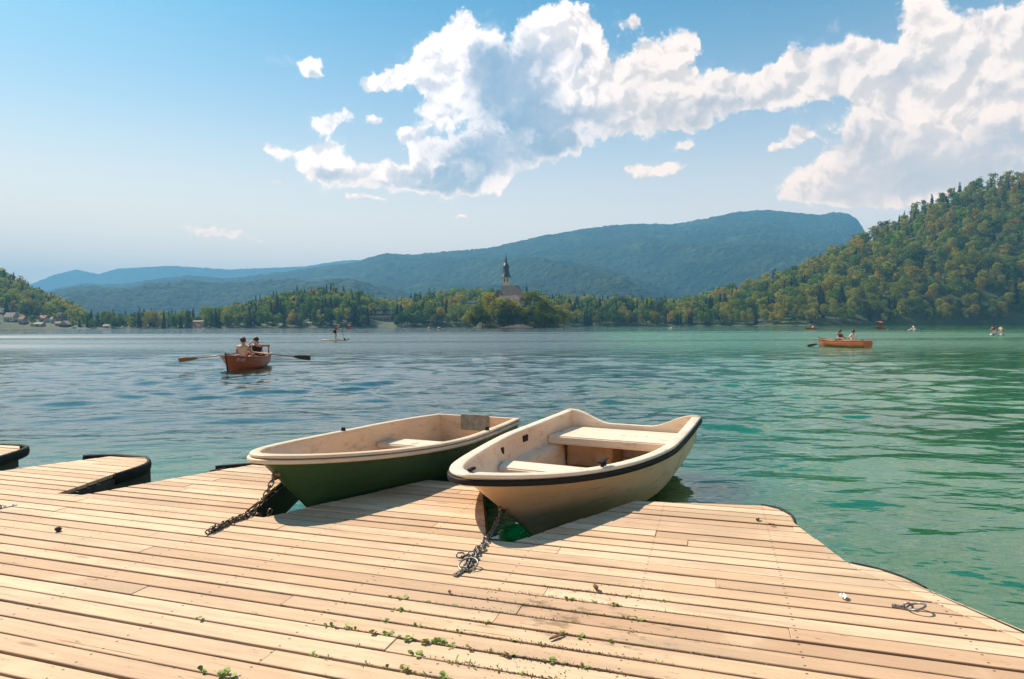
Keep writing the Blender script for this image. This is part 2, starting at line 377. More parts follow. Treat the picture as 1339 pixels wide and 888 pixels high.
# right-hand edge board, inner line
i1, i2, i3 = Q(1126, 747), Q(1201, 779), Q(1293, 819)
inner_dir = (i3-i1).normalized(); inner_n = Vector((inner_dir.y, -inner_dir.x))
if inner_n.x < 0: inner_n = -inner_n
deck = bmesh.new(); tint = deck.faces.layers.float.new('tint')
BW = .1055
rng = random.Random(3)
i_end = i3+(i3-i1).normalized()*3.2
ke = poly.index(A['R1'])
inner_poly = [i_end, i3, i1]+poly[ke:-1]+[Vector((i_end.x, -3.0))] if False else [i_end, i3, i1]+poly[ke:-2]+[Vector((i_end.x+.3, -3.0))]
base_bm = poly_bm([Vector((v.x, v.y, 0)) for v in inner_poly])
n0 = N.dot(A['E_ap'])
kmin, kmax = int((-3.6-n0)/BW)-2, int((9-n0)/BW)
gapw = {}
tmp_me = bpy.data.meshes.new('tmp')
def add_piece(bm, tv, dz=0, th=.028, tilt=0):
    if not bm.faces: bm.free(); return
    solidify_down(bm, th)
    cs = sum((v.co for v in bm.verts), Vector())/len(bm.verts)
    es = [e for e in bm.edges if e.is_manifold and e.calc_face_angle(0) > .5]
    bmesh.ops.bevel(bm, geom=es, offset=.0022, segments=1, affect='EDGES', clamp_overlap=True)
    for v in bm.verts: v.co.z += DZ+dz+tilt*(v.co-cs).dot(Vector((*U, 0)))
    vm = {}
    for v in bm.verts: vm[v] = deck.verts.new(v.co)
    for f in bm.faces:
        try: nf = deck.faces.new([vm[v] for v in f.verts]); nf[tint] = tv
        except ValueError: pass
    bm.free()
def u3(v): return Vector((v.x, v.y, 0))
for k in range(kmin, kmax):
    lo, hi = n0+k*BW+.0042, n0+(k+1)*BW-.0042
    g1 = rng.choice([0, 0, .001, .002, .005]); g2 = rng.choice([0, 0, 0, .001, .004])
    strip = base_bm.copy()
    rot = rng.uniform(-.0012, .0012)
    nn = Vector((N.x*math.cos(rot)-N.y*math.sin(rot), N.x*math.sin(rot)+N.y*math.cos(rot), 0))
    clip(strip, Vector((*(N*(hi-g1)), 0)), nn); clip(strip, Vector((*(N*(lo+g2)), 0)), -nn)
    if not strip.faces: strip.free(); continue
    us = [U.dot(v.co.xy) for v in strip.verts]
    u = min(us); cuts = []
    c = -9.5+rng.uniform(0, 3.2)
    while c < 4.5:
        cuts.append(c); c += rng.choice([3.0, 3.4, 4.0])+rng.uniform(-.3, .3)
    cuts = [-99]+cuts+[99]
    for a, b in zip(cuts[:-1], cuts[1:]):
        pc = strip.copy()
        if a > -90: clip(pc, u3(U*(a+.0004)), -u3(U))
        if b < 90: clip(pc, u3(U*(b-.0004)), u3(U))
        add_piece(pc, rng.betavariate(2, 2), rng.uniform(-.0025, .0025), tilt=rng.uniform(-.0008, .0008))
    strip.free()
off_ = inner_n*.004
eb = poly_bm([Vector((v.x, v.y, 0)) for v in ([i_end+off_, i3+off_, i1+off_]+poly[:ke+1][::-1]+[poly[-1]])])
add_piece(eb, .8, .002)
# the strip along finger D's right edge, end grain board
obj('deck_boards', deck, M_deck, dock)
base_bm.free()
def inset_poly(pts, d):
    out = []; n = len(pts)
    area = sum(pts[i].x*pts[(i+1) % n].y-pts[(i+1) % n].x*pts[i].y for i in range(n))
    s = 1 if area > 0 else -1
    for i in range(n):
        a, b, c = pts[i-1], pts[i], pts[(i+1) % n]
        e1 = (b-a).normalized(); e2 = (c-b).normalized()
        n1 = Vector((-e1.y, e1.x))*s; n2 = Vector((-e2.y, e2.x))*s
        m = (n1+n2); m = m/max(.35, m.dot(n1)) if m.length > 1e-3 else n1
        out.append(b+m*d)
    return out
def slab(pts, z1, z0):
    bm = bmesh.new(); vs = [bm.verts.new((p.x, p.y, z1)) for p in pts]
    f = bm.faces.new(vs); bm.normal_update()
    if f.normal.z < 0: f.normal_flip()
    bmesh.ops.triangulate(bm, faces=bm.faces[:])
    r = bmesh.ops.extrude_face_region(bm, geom=bm.faces[:])
    bmesh.ops.translate(bm, verts=[v for v in r['geom'] if isinstance(v, bmesh.types.BMVert)], vec=(0, 0, z0-z1))
    bmesh.ops.recalc_face_normals(bm, faces=bm.faces[:]); return bm
obj('dock_frame_gap_fill', slab(inset_poly(poly, .012), DZ-.031, DZ-.17), M_darkwood, dock)  # frame sides; the solid top is an added dark sheet blocking sun through gaps
obj('float_hull', slab(inset_poly(poly, .10), DZ-.172, -.3), mat('algae-stained float', (.03, .05, .025), .6, .4, 4), dock)
def ribbon(pts, prof):
    """sweep a closed profile [(outward, z)] along ground points with outward normals on the right of travel"""
    bm = bmesh.new(); rows = []
    for i, p in enumerate(pts):
        a = pts[max(0, i-1)]; b = pts[min(len(pts)-1, i+1)]
        t = (b-a).normalized(); n = Vector((-t.y, t.x))
        rows.append([bm.verts.new((p.x+n.x*o, p.y+n.y*o, z)) for o, z in prof])
    m = len(prof)
    for r0, r1 in zip(rows[:-1], rows[1:]):
        for j in range(m): bm.faces.new((r0[j], r0[(j+1) % m], r1[(j+1) % m], r1[j]))
    bm.faces.new(rows[0][::-1]); bm.faces.new(rows[-1])
    bmesh.ops.recalc_face_normals(bm, faces=bm.faces[:]); return bm
def smooth_path(pts, n=8):
    out = []
    for i in range(len(pts)-1):
        p0, p1, p2, p3 = pts[max(0, i-1)], pts[i], pts[i+1], pts[min(len(pts)-1, i+2)]
        for k in range(n):
            t = k/n
            out.append(.5*((2*p1)+(p2-p0)*t+(2*p0-5*p1+4*p2-p3)*t*t+(3*p1-p0-3*p2+p3)*t**3))
    out.append(pts[-1]); return out
def tyre_prof(w, h, top=.012, seg=8):
    return [(w*(.5+.5*math.cos(a))-.004, DZ+top-h/2+h/2*math.sin(a)) for a in [2*math.pi*i/seg for i in range(seg)]]
def bumper(path, w=.05, h=.10, top=.012):
    # path travels so that the outside is on its right
    return obj('rubber_bumper', ribbon(smooth_path(path, 6), tyre_prof(w, h, top, 10)), M_rubber, dock, True)
bumper([Q(995, 660.3), Q(1018, 665), Q(1034, 674), Q(1038, 684)], .022, .03, .006)
bumper([Q(1112, 737), Q(1150, 745.5), Q(1183, 757), Q(1207, 769)], .028, .03, .006)
def f3(v): return v
bumper([lerp(A['B_l'], A['B_ar'], 0)+Vector((-.25, .0)), A['B_l']+Vector((0, .03)), lerp(A['B_l'], A['B_rr'], .55)+Vector((.0, .02)), A['B_rr']+Vector((.01, -.02)), A['B_r']+Vector((.0, -.12)), lerp(A['B_r'], A['B_ar'], .45)], .045, .10)
bumper([a_l, a_rr+Vector((0, .03)), a_r, lerp(a_r, a_ar, .4)], .045, .10)
bumper([C_le+Vector((-.28, -.09)), C_le+Vector((-.02, .0)), C_le+Vector((.2, .02))], .035, .045)
bumper([lerp(A['C_al'], C_le, .72), lerp(A['C_al'], C_le, .82)], .03, .04)
# worn rubber matting hanging down the sides of the slips
for p, q, h in ((A['B_r'], A['B_ar'], .22), (C_re, A['C_ar'], .22), (A['D_r'], A['D_ar'], .10)):
    n_ = 7
    pts = [lerp(p, q, .02+i/n_*.96) for i in range(n_+1)]
    obj('side_board', ribbon(pts, [(-.01, DZ-.034), (.018, DZ-.034), (.022, DZ-.034-h), (-.01, DZ-.034-h)]), M_darkwood, dock)
obj('side_board', ribbon([lerp(A['E_ap'], A['E_l'], t) for t in (.01, .5, 1)], [(-.0, DZ-.03), (.022, DZ-.03), (.022, DZ-.16), (-.0, DZ-.16)]), M_darkwood, dock)
# finger D's own edge plank
# ------------------------------------------------------------------ chains and rings
def link_bm(bm, mtx, L=.046, Wd=.027, r=.0042, seg=5, n=10):
    pts = []
    for i in range(n):
        a = 2*math.pi*i/n
        x = math.cos(a)*Wd/2; y = math.sin(a)*Wd/2+(L-Wd)/2*(1 if math.sin(a) > 0 else -1)
        pts.append(Vector((x, y, 0)))
    rows = []
    for i, p in enumerate(pts):
        t = (pts[(i+1) % n]-pts[i-1]).normalized(); nn = Vector((t.y, -t.x, 0)); zz = Vector((0, 0, 1))
        rows.append([bm.verts.new(mtx @ (p+nn*math.cos(b)*r+zz*math.sin(b)*r)) for b in [2*math.pi*j/seg for j in range(seg)]])
    for i in range(n):
        for j in range(seg):
            bm.faces.new((rows[i][j], rows[i][(j+1) % seg], rows[(i+1) % n][(j+1) % seg], rows[(i+1) % n][j]))
def chain(paths, step=.033, L=.046, Wd=.027, r=.0042):
    bm = bmesh.new(); k = 0
    for pts in paths:
        d = [0]
        for a, b in zip(pts[:-1], pts[1:]): d.append(d[-1]+(b-a).length)
        s = 0
        while s < d[-1]:
            i = max(j for j in range(len(d)-1) if d[j] <= s); t = (s-d[i])/max(1e-6, d[i+1]-d[i])
            p = pts[i].lerp(pts[i+1], t); dr = (pts[i+1]-pts[i]).normalized()
            q = dr.to_track_quat('Y', 'Z').to_matrix().to_4x4() @ Matrix.Rotation((k % 2)*math.pi/2+.5+rng.uniform(-.35, .35), 4, 'Y')
            link_bm(bm, Matrix.Translation(p) @ q, L, Wd, r); s += step; k += 1
    return bm
def torus_bm(bm, mtx, Rr, r, seg=8, n=20):
    rows = []
    for i in range(n):
        a = 2*math.pi*i/n; c = Vector((math.cos(a), math.sin(a), 0))
        rows.append([bm.verts.new(mtx @ (c*(Rr+r*math.cos(b))+Vector((0, 0, r*math.sin(b))))) for b in [2*math.pi*j/seg for j in range(seg)]])
    for i in range(n):
        for j in range(seg):
            bm.faces.new((rows[i][j], rows[i][(j+1) % seg], rows[(i+1) % n][(j+1) % seg], rows[(i+1) % n][j]))
def box_bm(bm, x0, x1, y0, y1, z0, z1, mtx=Matrix()):
    v = [bm.verts.new(mtx @ Vector(c)) for c in ((x0, y0, z0), (x1, y0, z0), (x1, y1, z0), (x0, y1, z0), (x0, y0, z1), (x1, y0, z1), (x1, y1, z1), (x0, y1, z1))]
    for f in ((0, 3, 2, 1), (4, 5, 6, 7), (0, 1, 5, 4), (1, 2, 6, 5), (2, 3, 7, 6), (3, 0, 4, 7)): bm.faces.new([v[i] for i in f])
def mooring(px, py, qx, qy, rr, lab, ringtilt=.35):
    c = P(px, py, DZ); q = P(qx, qy, DZ); d = (q-c); a = math.atan2(d.y, d.x)
    root = bpy.data.objects.new('mooring_ring', None); COL.objects.link(root); root.location = c; root.rotation_euler.z = a; root.parent = dock
    if lab: root['label'] = lab
    bm = bmesh.new(); box_bm(bm, -.015, d.length, -.013, .013, .003, .008)
    for x in (.2, .75): 
        bmesh.ops.create_uvsphere(bm, u_segments=8, v_segments=5, radius=.006, matrix=Matrix.Translation((d.length*x, 0, .0085)))
    obj('base_plate', bm, M_zinc, root)
    bm = bmesh.new(); torus_bm(bm, Matrix.Translation((-.018, 0, .012)) @ Matrix.Rotation(math.pi/2, 4, 'X'), .016, .0045, n=14)
    obj('eye_loop', bm, M_zinc, root, True)
    bm = bmesh.new(); torus_bm(bm, Matrix.Translation((-.018-rr*.8, 0, .02)) @ Matrix.Rotation(ringtilt, 4, 'Y'), rr, .0045)
    obj('ring', bm, M_zinc, root, True)
    return root
mooring(604, 748, 594, 754, .048, None)
mooring(1181, 796, 1166, 793, .035, 'galvanised ring lying loose on its plate near the right edge')
mooring(2, 665, 22, 661, .035, None)
# ------------------------------------------------------------------ the boats
def gel_mat(name, col, stain, amt=.35, rough=.35, scale=1.6, under=None):
    m, nt, b = new_mat(name)
    tc = nt.new('ShaderNodeTexCoord').outputs['Object']
    n1 = nt.noise(tc, 2.2, 5, .6); n2 = nt.noise(nt.v('MULTIPLY', tc, (1, 1, 3)), scale*3, 7, .7); sp = nt.noise(tc, 34, 3, .6)
    c = nt.mix(nt.ss(n1, .3, .7), tuple(x*.9 for x in col), col)
    c = nt.mix(nt.m('MULTIPLY', nt.ss(n2, .5, .75), amt), c, stain)
    c = nt.mix(nt.m('MULTIPLY', nt.ss(sp, .70, .76), amt*1.2), c, tuple(x*.5 for x in stain))
    sc1 = nt.noise(nt.v('MULTIPLY', tc, (3, 3, 60)), 1.3, 4, .7); sc2 = nt.noise(tc, 1.1, 3, .5)
    c = nt.mix(nt.m('MULTIPLY', nt.m('MULTIPLY', nt.ss(sc1, .60, .68), nt.ss(sc2, .45, .6)), .55), c, tuple(x*.6 for x in stain))
    if under:       # darker towards the waterline: grime, with the bilge's shade painted in
        z = nt.xyz(tc)[2]
        w = nt.ss(nt.m('MULTIPLY_ADD', n2, .12, z), .02, .17, 1, 0)
        c = nt.mix(nt.m('MULTIPLY', w, .85), c, under)
    nt.put(b.inputs['Base Color'], c); nt.put(b.inputs['Roughness'], nt.ss(n2, .3, .8, rough, rough+.3))
    return m
M_white = gel_mat('white gelcoat', (.80, .64, .48), (.35, .22, .12), .55, .34)
M_whitein = gel_mat('stained white gelcoat inside', (.77, .55, .38), (.40, .23, .11), .62, .48)
M_whitehull = gel_mat('hull gelcoat with deck bounce', (.78, .53, .32), (.34, .19, .085), .60, .32, under=(.05, .035, .022))  # warm bounce light from the deck is tinted into the white hull's colour
M_green = gel_mat('dark green hull paint', (.046, .105, .044), (.032, .045, .026), .65, .36, under=(.008, .014, .008))
M_beige = gel_mat('beige gelcoat', (.69, .48, .31), (.28, .16, .08), .65, .45)
M_beigerim = gel_mat('beige rim', (.66, .50, .34), (.26, .17, .10), .60, .42)
M_floor = mat('dirty boat floor', (.26, .14, .08), .7, .35, 9, stain=(.05, .03, .02), stain_amt=.8, stain_scale=7)
M_floorpale = gel_mat('grey non-slip boat floor', (.45, .43, .36), (.25, .17, .1), .5, .6)
M_black = mat('black plastic', (.010, .009, .009), .6, .3, 20, spec=.2)
M_pad = mat('grey transom pad', (.20, .19, .16), .6, .3, 18, stain=(.12, .05, .02), stain_amt=.6, stain_scale=14)
M_brownbox = mat('brown locker box', (.42, .24, .12), .5, .2, 8)
class Hull:
    def __init__(s, L, bm_, sheer, keel, rake, blunt=.55, smax=.55, stern=.84, p=2.2, vee=.45, rows=14, cols=44, step=0):
        s.L, s.b, s.sheer, s.keel, s.rake, s.blunt, s.smax, s.stern, s.p, s.vee = L, bm_, sheer, keel, rake, blunt, smax, stern, p, vee
        s.rows, s.cols, s.step = rows, cols, step
        s.S = [(i/cols)**1.9 for i in range(cols+1)]
    def half(s, t):
        if t < s.smax: return s.b*max(0, 1-(1-t/s.smax)**s.p)**s.blunt
        return s.b*lerp(1, s.stern, ((t-s.smax)/(1-s.smax))**1.8)
    def pt(s, t, g, side=1, inset=0, z=None):
        """t along the boat, g from keel (0) to rim (1)"""
        w = sstep(0, s.vee, t)
        hy = lerp(g**.9, 1-(1-g)**2.6, w); hz = lerp(g, g**1.75, w)
        zr, zk = s.sheer(t), s.keel(t)
        zz = zk+(zr-zk)*hz
        x = t*s.L+s.rake*(1-hz)*(1-t)**1.3
        y = s.half(t)*hy*lerp(.90+.10*g, 1, 0)
        if s.step:
            k = g*s.step; y += .010*((k-math.floor(k))-.5)*-1*min(1, t*12)
        return Vector((x, side*max(0, y-inset), zz))
    def rim(s, inset=0):
        out = []
        for t in reversed(s.S[1:]): out.append((t, s.pt(t, 1, -1)))
        for t in s.S: out.append((t, s.pt(t, 1, 1)))
        return out
    def shell(s, dip=None):
        bm = bmesh.new(); grid = {}
        for side in (1, -1):
            for i, t in enumerate(s.S):
                for j in range(s.rows+1):
                    g = j/s.rows
                    key = (i, j) if (j == 0 or i == 0) else (i, j, side)
                    if key not in grid: grid[key] = bm.verts.new(s.pt(t, g, side))
            gk = lambda i, j: grid[(i, j)] if (j == 0 or i == 0) else grid[(i, j, side)]
            for i in range(s.cols):
                for j in range(s.rows):
                    vs = [gk(i, j), gk(i+1, j), gk(i+1, j+1), gk(i, j+1)]
                    vs = [v for k, v in enumerate(vs) if v not in vs[:k]]
                    if len(vs) > 2:
                        try: bm.faces.new(vs if side == 1 else vs[::-1])
                        except ValueError: pass
        bmesh.ops.recalc_face_normals(bm, faces=bm.faces[:])
        return bm
    def sweep(s, prof, t0=0, t1=1, close=True, zfun=None):
        """sweep profile (outward, up) round the rim"""
        pts = [(t, p) for t, p in s.rim() if t0 <= t <= t1]
        if t0 > 0: pts = [(t, s.pt(t, 1, 1)) for t in s.S if t0 <= t <= t1]
        bm = bmesh.new(); rows = []
        for i, (t, p) in enumerate(pts):
            a = pts[max(0, i-1)][1]; b = pts[min(len(pts)-1, i+1)][1]
            d = (b-a); d.z = 0; d.normalize(); n = Vector((-d.y, d.x, 0))
            rows.append([bm.verts.new(p+n*o+Vector((0, 0, z))) for o, z in (prof if not zfun else zfun(t, prof))])
        m = len(prof)
        for r0, r1 in zip(rows[:-1], rows[1:]):
            for j in range(m): bm.faces.new((r0[j], r1[j], r1[(j+1) % m], r0[(j+1) % m]))
        bm.faces.new(rows[0]); bm.faces.new(rows[-1][::-1])
        bmesh.ops.recalc_face_normals(bm, faces=bm.faces[:])
        return bm
    def inner(s, t, z, off=.045):
        """inner half-width at height z"""
        lo, hi = 0., 1.
        for _ in range(18):
            m = (lo+hi)/2
            if s.pt(t, m).z < z: lo = m
            else: hi = m
        return max(.004, s.pt(t, hi).y-off)
    def tz(s, x, z):
        """station whose section passes x at height z"""
        lo, hi = 0., 1.
        for _ in range(22):
            m = (lo+hi)/2
            zr, zk = s.sheer(m), s.keel(m); hz = min(1, max(0, (z-zk)/(zr-zk)))
            if m*s.L+s.rake*(1-hz)*(1-m)**1.3 < x: lo = m
            else: hi = m
        return (lo+hi)/2
    def width_at(s, x, z, off=.045):
        return s.inner(s.tz(x, z), z, off)
    def liner(s, zf, ledge=None, off=.05, x0=.16, x1=None, n=40):
        """inside skin: wall, an optional ledge (z, width), floor at zf"""
        bm = bmesh.new(); rows = []
        x1 = x1 or s.L-.05
        for i in range(n+1):
            x = lerp(x0, x1, (i/n)**1.35)
            t = s.tz(x, s.sheer(x/s.L)); zt = s.sheer(t)-.004
            prof = []
            if ledge:
                zl, wl = ledge
                for k in range(5):
                    z = lerp(zt, zl, k/4); prof.append((s.width_at(x, z, off), z))
                prof.append((max(.003, s.width_at(x, zl, off)-wl*min(1, s.width_at(x, zl, off)/.3)), zl-.006))
                yb = prof[-1][0]
                for k in range(1, 4):
                    z = lerp(zl-.006, zf, k/3); prof.append((max(.002, min(yb-.01*k, s.width_at(x, z, off))), z))
            else:
                for k in range(8):
                    z = lerp(zt, zf, k/7); prof.append((s.width_at(x, z, off), z))
            def stem(z):
                hz = min(1, max(0, (z-s.keel(0))/(s.sheer(0)-s.keel(0)))); return s.rake*(1-hz)+off+.03
            q = [(max(x, stem(z)+(x-x0)*.05), z) for _, z in prof]
            q = [(xx, max(.003, min(y, s.width_at(xx, z, off))), z) for (xx, z), (y, _) in zip(q, prof)]
            rows.append([bm.verts.new(v) for v in q]+[bm.verts.new((a, -b, c)) for a, b, c in q[::-1]])
        for r0, r1 in zip(rows[:-1], rows[1:]):
            for j in range(len(r0)-1): bm.faces.new((r0[j], r0[j+1], r1[j+1], r1[j]))
        bm.faces.new(rows[0])
        bmesh.ops.recalc_face_normals(bm, faces=bm.faces[:])
        for f in bm.faces: f.normal_flip()
        return bm
    def plank(s, x0, x1, ztop, th, off=.04, zoff=.0):
        bm = bmesh.new(); n = 5; top = []; bot = []
        for i in range(n+1):
            x = lerp(x0, x1, i/n); w = s.width_at(x, ztop-.01, off)
            top.append((bm.verts.new((x, w, ztop)), bm.verts.new((x, -w, ztop))))
            bot.append((bm.verts.new((x, w, ztop-th)), bm.verts.new((x, -w, ztop-th))))
        for i in range(n):
            bm.faces.new((top[i][0], top[i][1], top[i+1][1], top[i+1][0])); bm.faces.new((bot[i][0], bot[i+1][0], bot[i+1][1], bot[i][1]))
            bm.faces.new((top[i][0], top[i+1][0], bot[i+1][0], bot[i][0])); bm.faces.new((top[i][1], bot[i][1], bot[i+1][1], top[i+1][1]))
        bm.faces.new((top[0][0], bot[0][0], bot[0][1], top[0][1])); bm.faces.new((top[n][0], top[n][1], bot[n][1], bot[n][0]))
        bmesh.ops.recalc_face_normals(bm, faces=bm.faces[:])
        es = [e for e in bm.edges if e.is_manifold and e.calc_face_angle(0) > .6]
        bmesh.ops.bevel(bm, geom=es, offset=.012, segments=3, affect='EDGES', clamp_overlap=True)
        return bm
    def transom(s, ztop, th=.05, n=24):
        """stern board; ztop(v) for v in -1..1 gives its top edge"""
        bm = bmesh.new(); ow = s.half(1); fr = []; bk = []
        for i in range(n+1):
            v = lerp(-1, 1, i/n); y = v*ow
            # bottom: hull section height at |y|
            lo, hi = 0., 1.
            for _ in range(18):
                m = (lo+hi)/2
                if s.pt(1, m).y < abs(y): lo = m
                else: hi = m
            zb = s.pt(1, hi).z
            zt = max(zb+.002, ztop(v))
            fr.append((bm.verts.new((s.L-th, y, zb)), bm.verts.new((s.L-th, y, zt))))
            bk.append((bm.verts.new((s.L+.004, y, zb)), bm.verts.new((s.L+.004, y, zt))))
        for i in range(n):
            bm.faces.new((fr[i][0], fr[i][1], fr[i+1][1], fr[i+1][0])); bm.faces.new((bk[i][0], bk[i+1][0], bk[i+1][1], bk[i][1]))
            bm.faces.new((fr[i][1], bk[i][1], bk[i+1][1], fr[i+1][1])); bm.faces.new((fr[i][0], fr[i+1][0], bk[i+1][0], bk[i][0]))
        bm.faces.new((fr[0][0], bk[0][0], bk[0][1], fr[0][1])); bm.faces.new((fr[n][0], fr[n][1], bk[n][1], bk[n][0]))
        bmesh.ops.recalc_face_normals(bm, faces=bm.faces[:])
        return bm
def rnd_prof(o0, o1, z0, z1, r=.01):
    return [(o0+r, z0), (o1-r, z0), (o1-r*.3, z0+r*.3), (o1, z0+r), (o1, z1-r), (o1-r*.3, z1-r*.3), (o1-r, z1), (o0+r, z1), (o0+r*.3, z1-r*.3), (o0, z1-r), (o0, z0+r), (o0+r*.3, z0+r*.3)]
def place(root, tip, aim):
    root.location = (tip.x, tip.y, 0); root.rotation_euler.z = math.atan2(aim.y-tip.y, aim.x-tip.x)
# ---- the white boat on the right
def sheer_fn(zb, zm, zs, kk, ks):
    return lambda t: zm+(zb-zm)*max(0, 1-t/.6)**kk+(zs-zm)*max(0, t)**ks
tip = Vector((-.262, 3.63, 0)); hd = 1.128; aim = tip+Vector((math.cos(hd), math.sin(hd), 0))
h = Hull(3.63, .752, sheer_fn(.690, .538, .580, 2.36, 3.2), lambda t: -.12+.06*t+.10*(1-t)**6, 1.05, .64, .591, .953, 1.464, .5)
boat = empty('rowing_boat', (0, 0, 0), 'white fibreglass rowing boat with black rubbing strip, chained to the dock', 'boat')
place(boat, tip, aim)
hull = obj('hull', h.shell(), M_whitehull, boat, True)
tr_top = lambda v: h.sheer(1)+.018-.135*(1-sstep(.30, .92, abs(v)))
obj('transom', h.transom(tr_top, .055), M_white, boat, False)
obj('liner', h.liner(.10, (.33, .10), .055, .20), M_whitein, boat, True)
obj('gunwale', h.sweep(rnd_prof(-.064, .026, -.014, .012, .010)), M_white, boat, True)
obj('rubbing_strip', h.sweep(rnd_prof(.010, .040, -.052, -.016, .008)), M_black, boat, True)
obj('side_rail', (lambda bm: bm)(h.sweep([(o, z-.13-.0) for o, z in rnd_prof(-.055, .004, -.012, .012, .005)], .60, .97, zfun=lambda t, pr: [(o+.012+.02*sstep(.6, .9, t), z+.085*sstep(.62, .95, t)) for o, z in pr])), M_black, boat, True)
obj('thwart', h.plank(1.42, 1.70, .40, .045, .062), M_white, boat)
bm = bmesh.new(); w = h.width_at(1.47, .25, .09); box_bm(bm, 1.45, 1.66, -w, w, .24, .357); obj('thwart_support', bm, M_whitein, boat)
obj('stern_seat', h.plank(2.86, 3.52, .42, .085, .062), M_white, boat)
bm = bmesh.new(); box_bm(bm, 3.02, 3.46, .02, .50, .105, .335); bmesh.ops.bevel(bm, geom=bm.edges[:], offset=.015, segments=2, affect='EDGES')
for v in bm.verts: v.co.x -= .05
obj('locker_box', bm, M_brownbox, boat)
bm = bmesh.new()
for i in range(9):
    x0, x1 = lerp(1.70, 3.56, i/9), lerp(1.70, 3.56, (i+1)/9)
    w0, w1 = h.width_at(x0, .12, .17), h.width_at(x1, .12, .17)
    if i == 0: pv = (bm.verts.new((x0, w0, .108)), bm.verts.new((x0, -w0, .108)))
    nv = (bm.verts.new((x1, w1, .108)), bm.verts.new((x1, -w1, .108))); bm.faces.new((pv[0], pv[1], nv[1], nv[0])); pv = nv
obj('floor', bm, M_floor, boat)
bm = bmesh.new()
for k, (x0, x1) in enumerate(((.72, .94), (.96, 1.16), (1.18, 1.40))):
    w0, w1 = h.width_at(x0, .2, .13), h.width_at(x1, .2, .13)
    z = .135
    for a in (0,):
        vs = [bm.verts.new(c) for c in ((x0, w0, z), (x1, w1, z), (x1, -w1, z), (x0, -w0, z))]; bm.faces.new(vs)
obj('bow_floor', bm, M_floorpale, boat)
def rowlock(x, side, hl, par, mt, dz=.018):
    p = hl.pt(hl.tz(x, hl.sheer(x/hl.L)), 1, side); p = Vector((p.x, p.y-side*.028, p.z+dz))
    bm = bmesh.new()
    for dx in (-.026, .026): bmesh.ops.create_cone(bm, cap_ends=True, segments=10, radius1=.013, radius2=.011, depth=.034, matrix=Matrix.Translation((p.x+dx, p.y, p.z+.014)))
    box_bm(bm, p.x-.085, p.x+.085, p.y-.014, p.y+.014, p.z+.031, p.z+.041)
    return obj('rowlock', bm, mt, par)
rowlock(.98, -1, h, boat, M_black)
def cleat(hl, par, x, y, mt, name='bow_cleat'):
    z = hl.sheer(x/hl.L)+.02
    bm = bmesh.new(); box_bm(bm, x-.035, x+.035, y-.012, y+.012, z+.004, z+.022); bmesh.ops.bevel(bm, geom=bm.edges[:], offset=.004, segments=1, affect='EDGES')
    return obj(name, bm, mt, par)
cleat(h, boat, .055, .0, M_black)
# fittings let into the inner side
def wall_fit(hl, par, x, z, wx, wz, name):
    y = hl.width_at(x, z, .052); bm = bmesh.new(); box_bm(bm, x-wx/2, x+wx/2, y-.01, y+.01, z-wz/2, z+wz/2)
    return obj(name, bm, M_black, par)
wall_fit(h, boat, 2.35, .47, .11, .06, 'side_socket'); wall_fit(h, boat, 1.75, .46, .05, .06, 'drain_plug')
def ring_on_stem(hl, par, g, mt):
    p = hl.pt(0.0, g); bm = bmesh.new()
    torus_bm(bm, Matrix.Translation(p+Vector((-.022, 0, -.004))) @ Matrix.Rotation(math.pi/2, 4, 'X'), .024, .007, n=16)
    bmesh.ops.create_cone(bm, cap_ends=True, segments=12, radius1=.030, radius2=.022, depth=.03, matrix=Matrix.Translation(p+Vector((.002, 0, 0))) @ Matrix.Rotation(math.pi/2, 4, 'Y'))
    o = obj('bow_eye', bm, mt, par, True); return p+Vector((-.04, 0, -.02))
bpy.context.view_layer.update()
ew = ring_on_stem(h, boat, .56, M_steel)
ew = Matrix.Translation(boat.location) @ Matrix.Rotation(boat.rotation_euler.z, 4, 'Z') @ ew
# a few sodden leaves on the floor
# ---- the green boat
tip2 = Vector((-1.604, 4.03, 0)); hd2 = 1.183; aim2 = tip2+Vector((math.cos(hd2), math.sin(hd2), 0))
h2 = Hull(3.22, .615, sheer_fn(.722, .589, .538, 1.7, 2.73), lambda t: -.12+.06*t+.10*(1-t)**6, .72, .56, .551, .79, 1.777, .5)
boat2 = empty('rowing_boat', (0, 0, 0), 'dark green rowing boat with beige rim and interior, chained to the dock', 'boat')
place(boat2, tip2, aim2)
obj('hull', h2.shell(), M_green, boat2, True)
obj('transom', h2.transom(lambda v: h2.sheer(1)+.012, .05), M_beige, boat2)
obj('liner', h2.liner(.12, None, .05, .12), M_beige, boat2, True)
obj('gunwale', h2.sweep(rnd_prof(-.050, .020, -.010, .012, .009)), M_beigerim, boat2, True)
obj('rubbing_strip', h2.sweep(rnd_prof(-.01, .036, -.042, -.014, .008)), M_beigerim, boat2, True)
obj('thwart', h2.plank(2.06, 2.36, .415, .045, .055), M_white, boat2)
obj('bow_thwart', h2.plank(.86, 1.12, .36, .045, .055), M_beige, boat2)
bm = bmesh.new(); box_bm(bm, 2.78, 3.17, -.40, .40, .125, .27); obj('stern_locker', bm, M_beige, boat2)
bm = bmesh.new(); box_bm(bm, h2.L-.075, h2.L-.052, -.17, .17, .40, .575); bmesh.ops.bevel(bm, geom=bm.edges[:], offset=.004, segments=1, affect='EDGES'); obj('motor_pad', bm, M_pad, boat2)
for x, sd_ in ((2.2, -1), (1.62, 1)):
    p = h2.pt(h2.tz(x, .66), 1, sd_); bm = bmesh.new(); bmesh.ops.create_cone(bm, cap_ends=True, segments=12, radius1=.022, radius2=.016, depth=.03, matrix=Matrix.Translation((p.x, p.y-sd_*.02, p.z+.028)))
    obj('rowlock_socket', bm, M_black, boat2)
eg = ring_on_stem(h2, boat2, .80, M_steel)
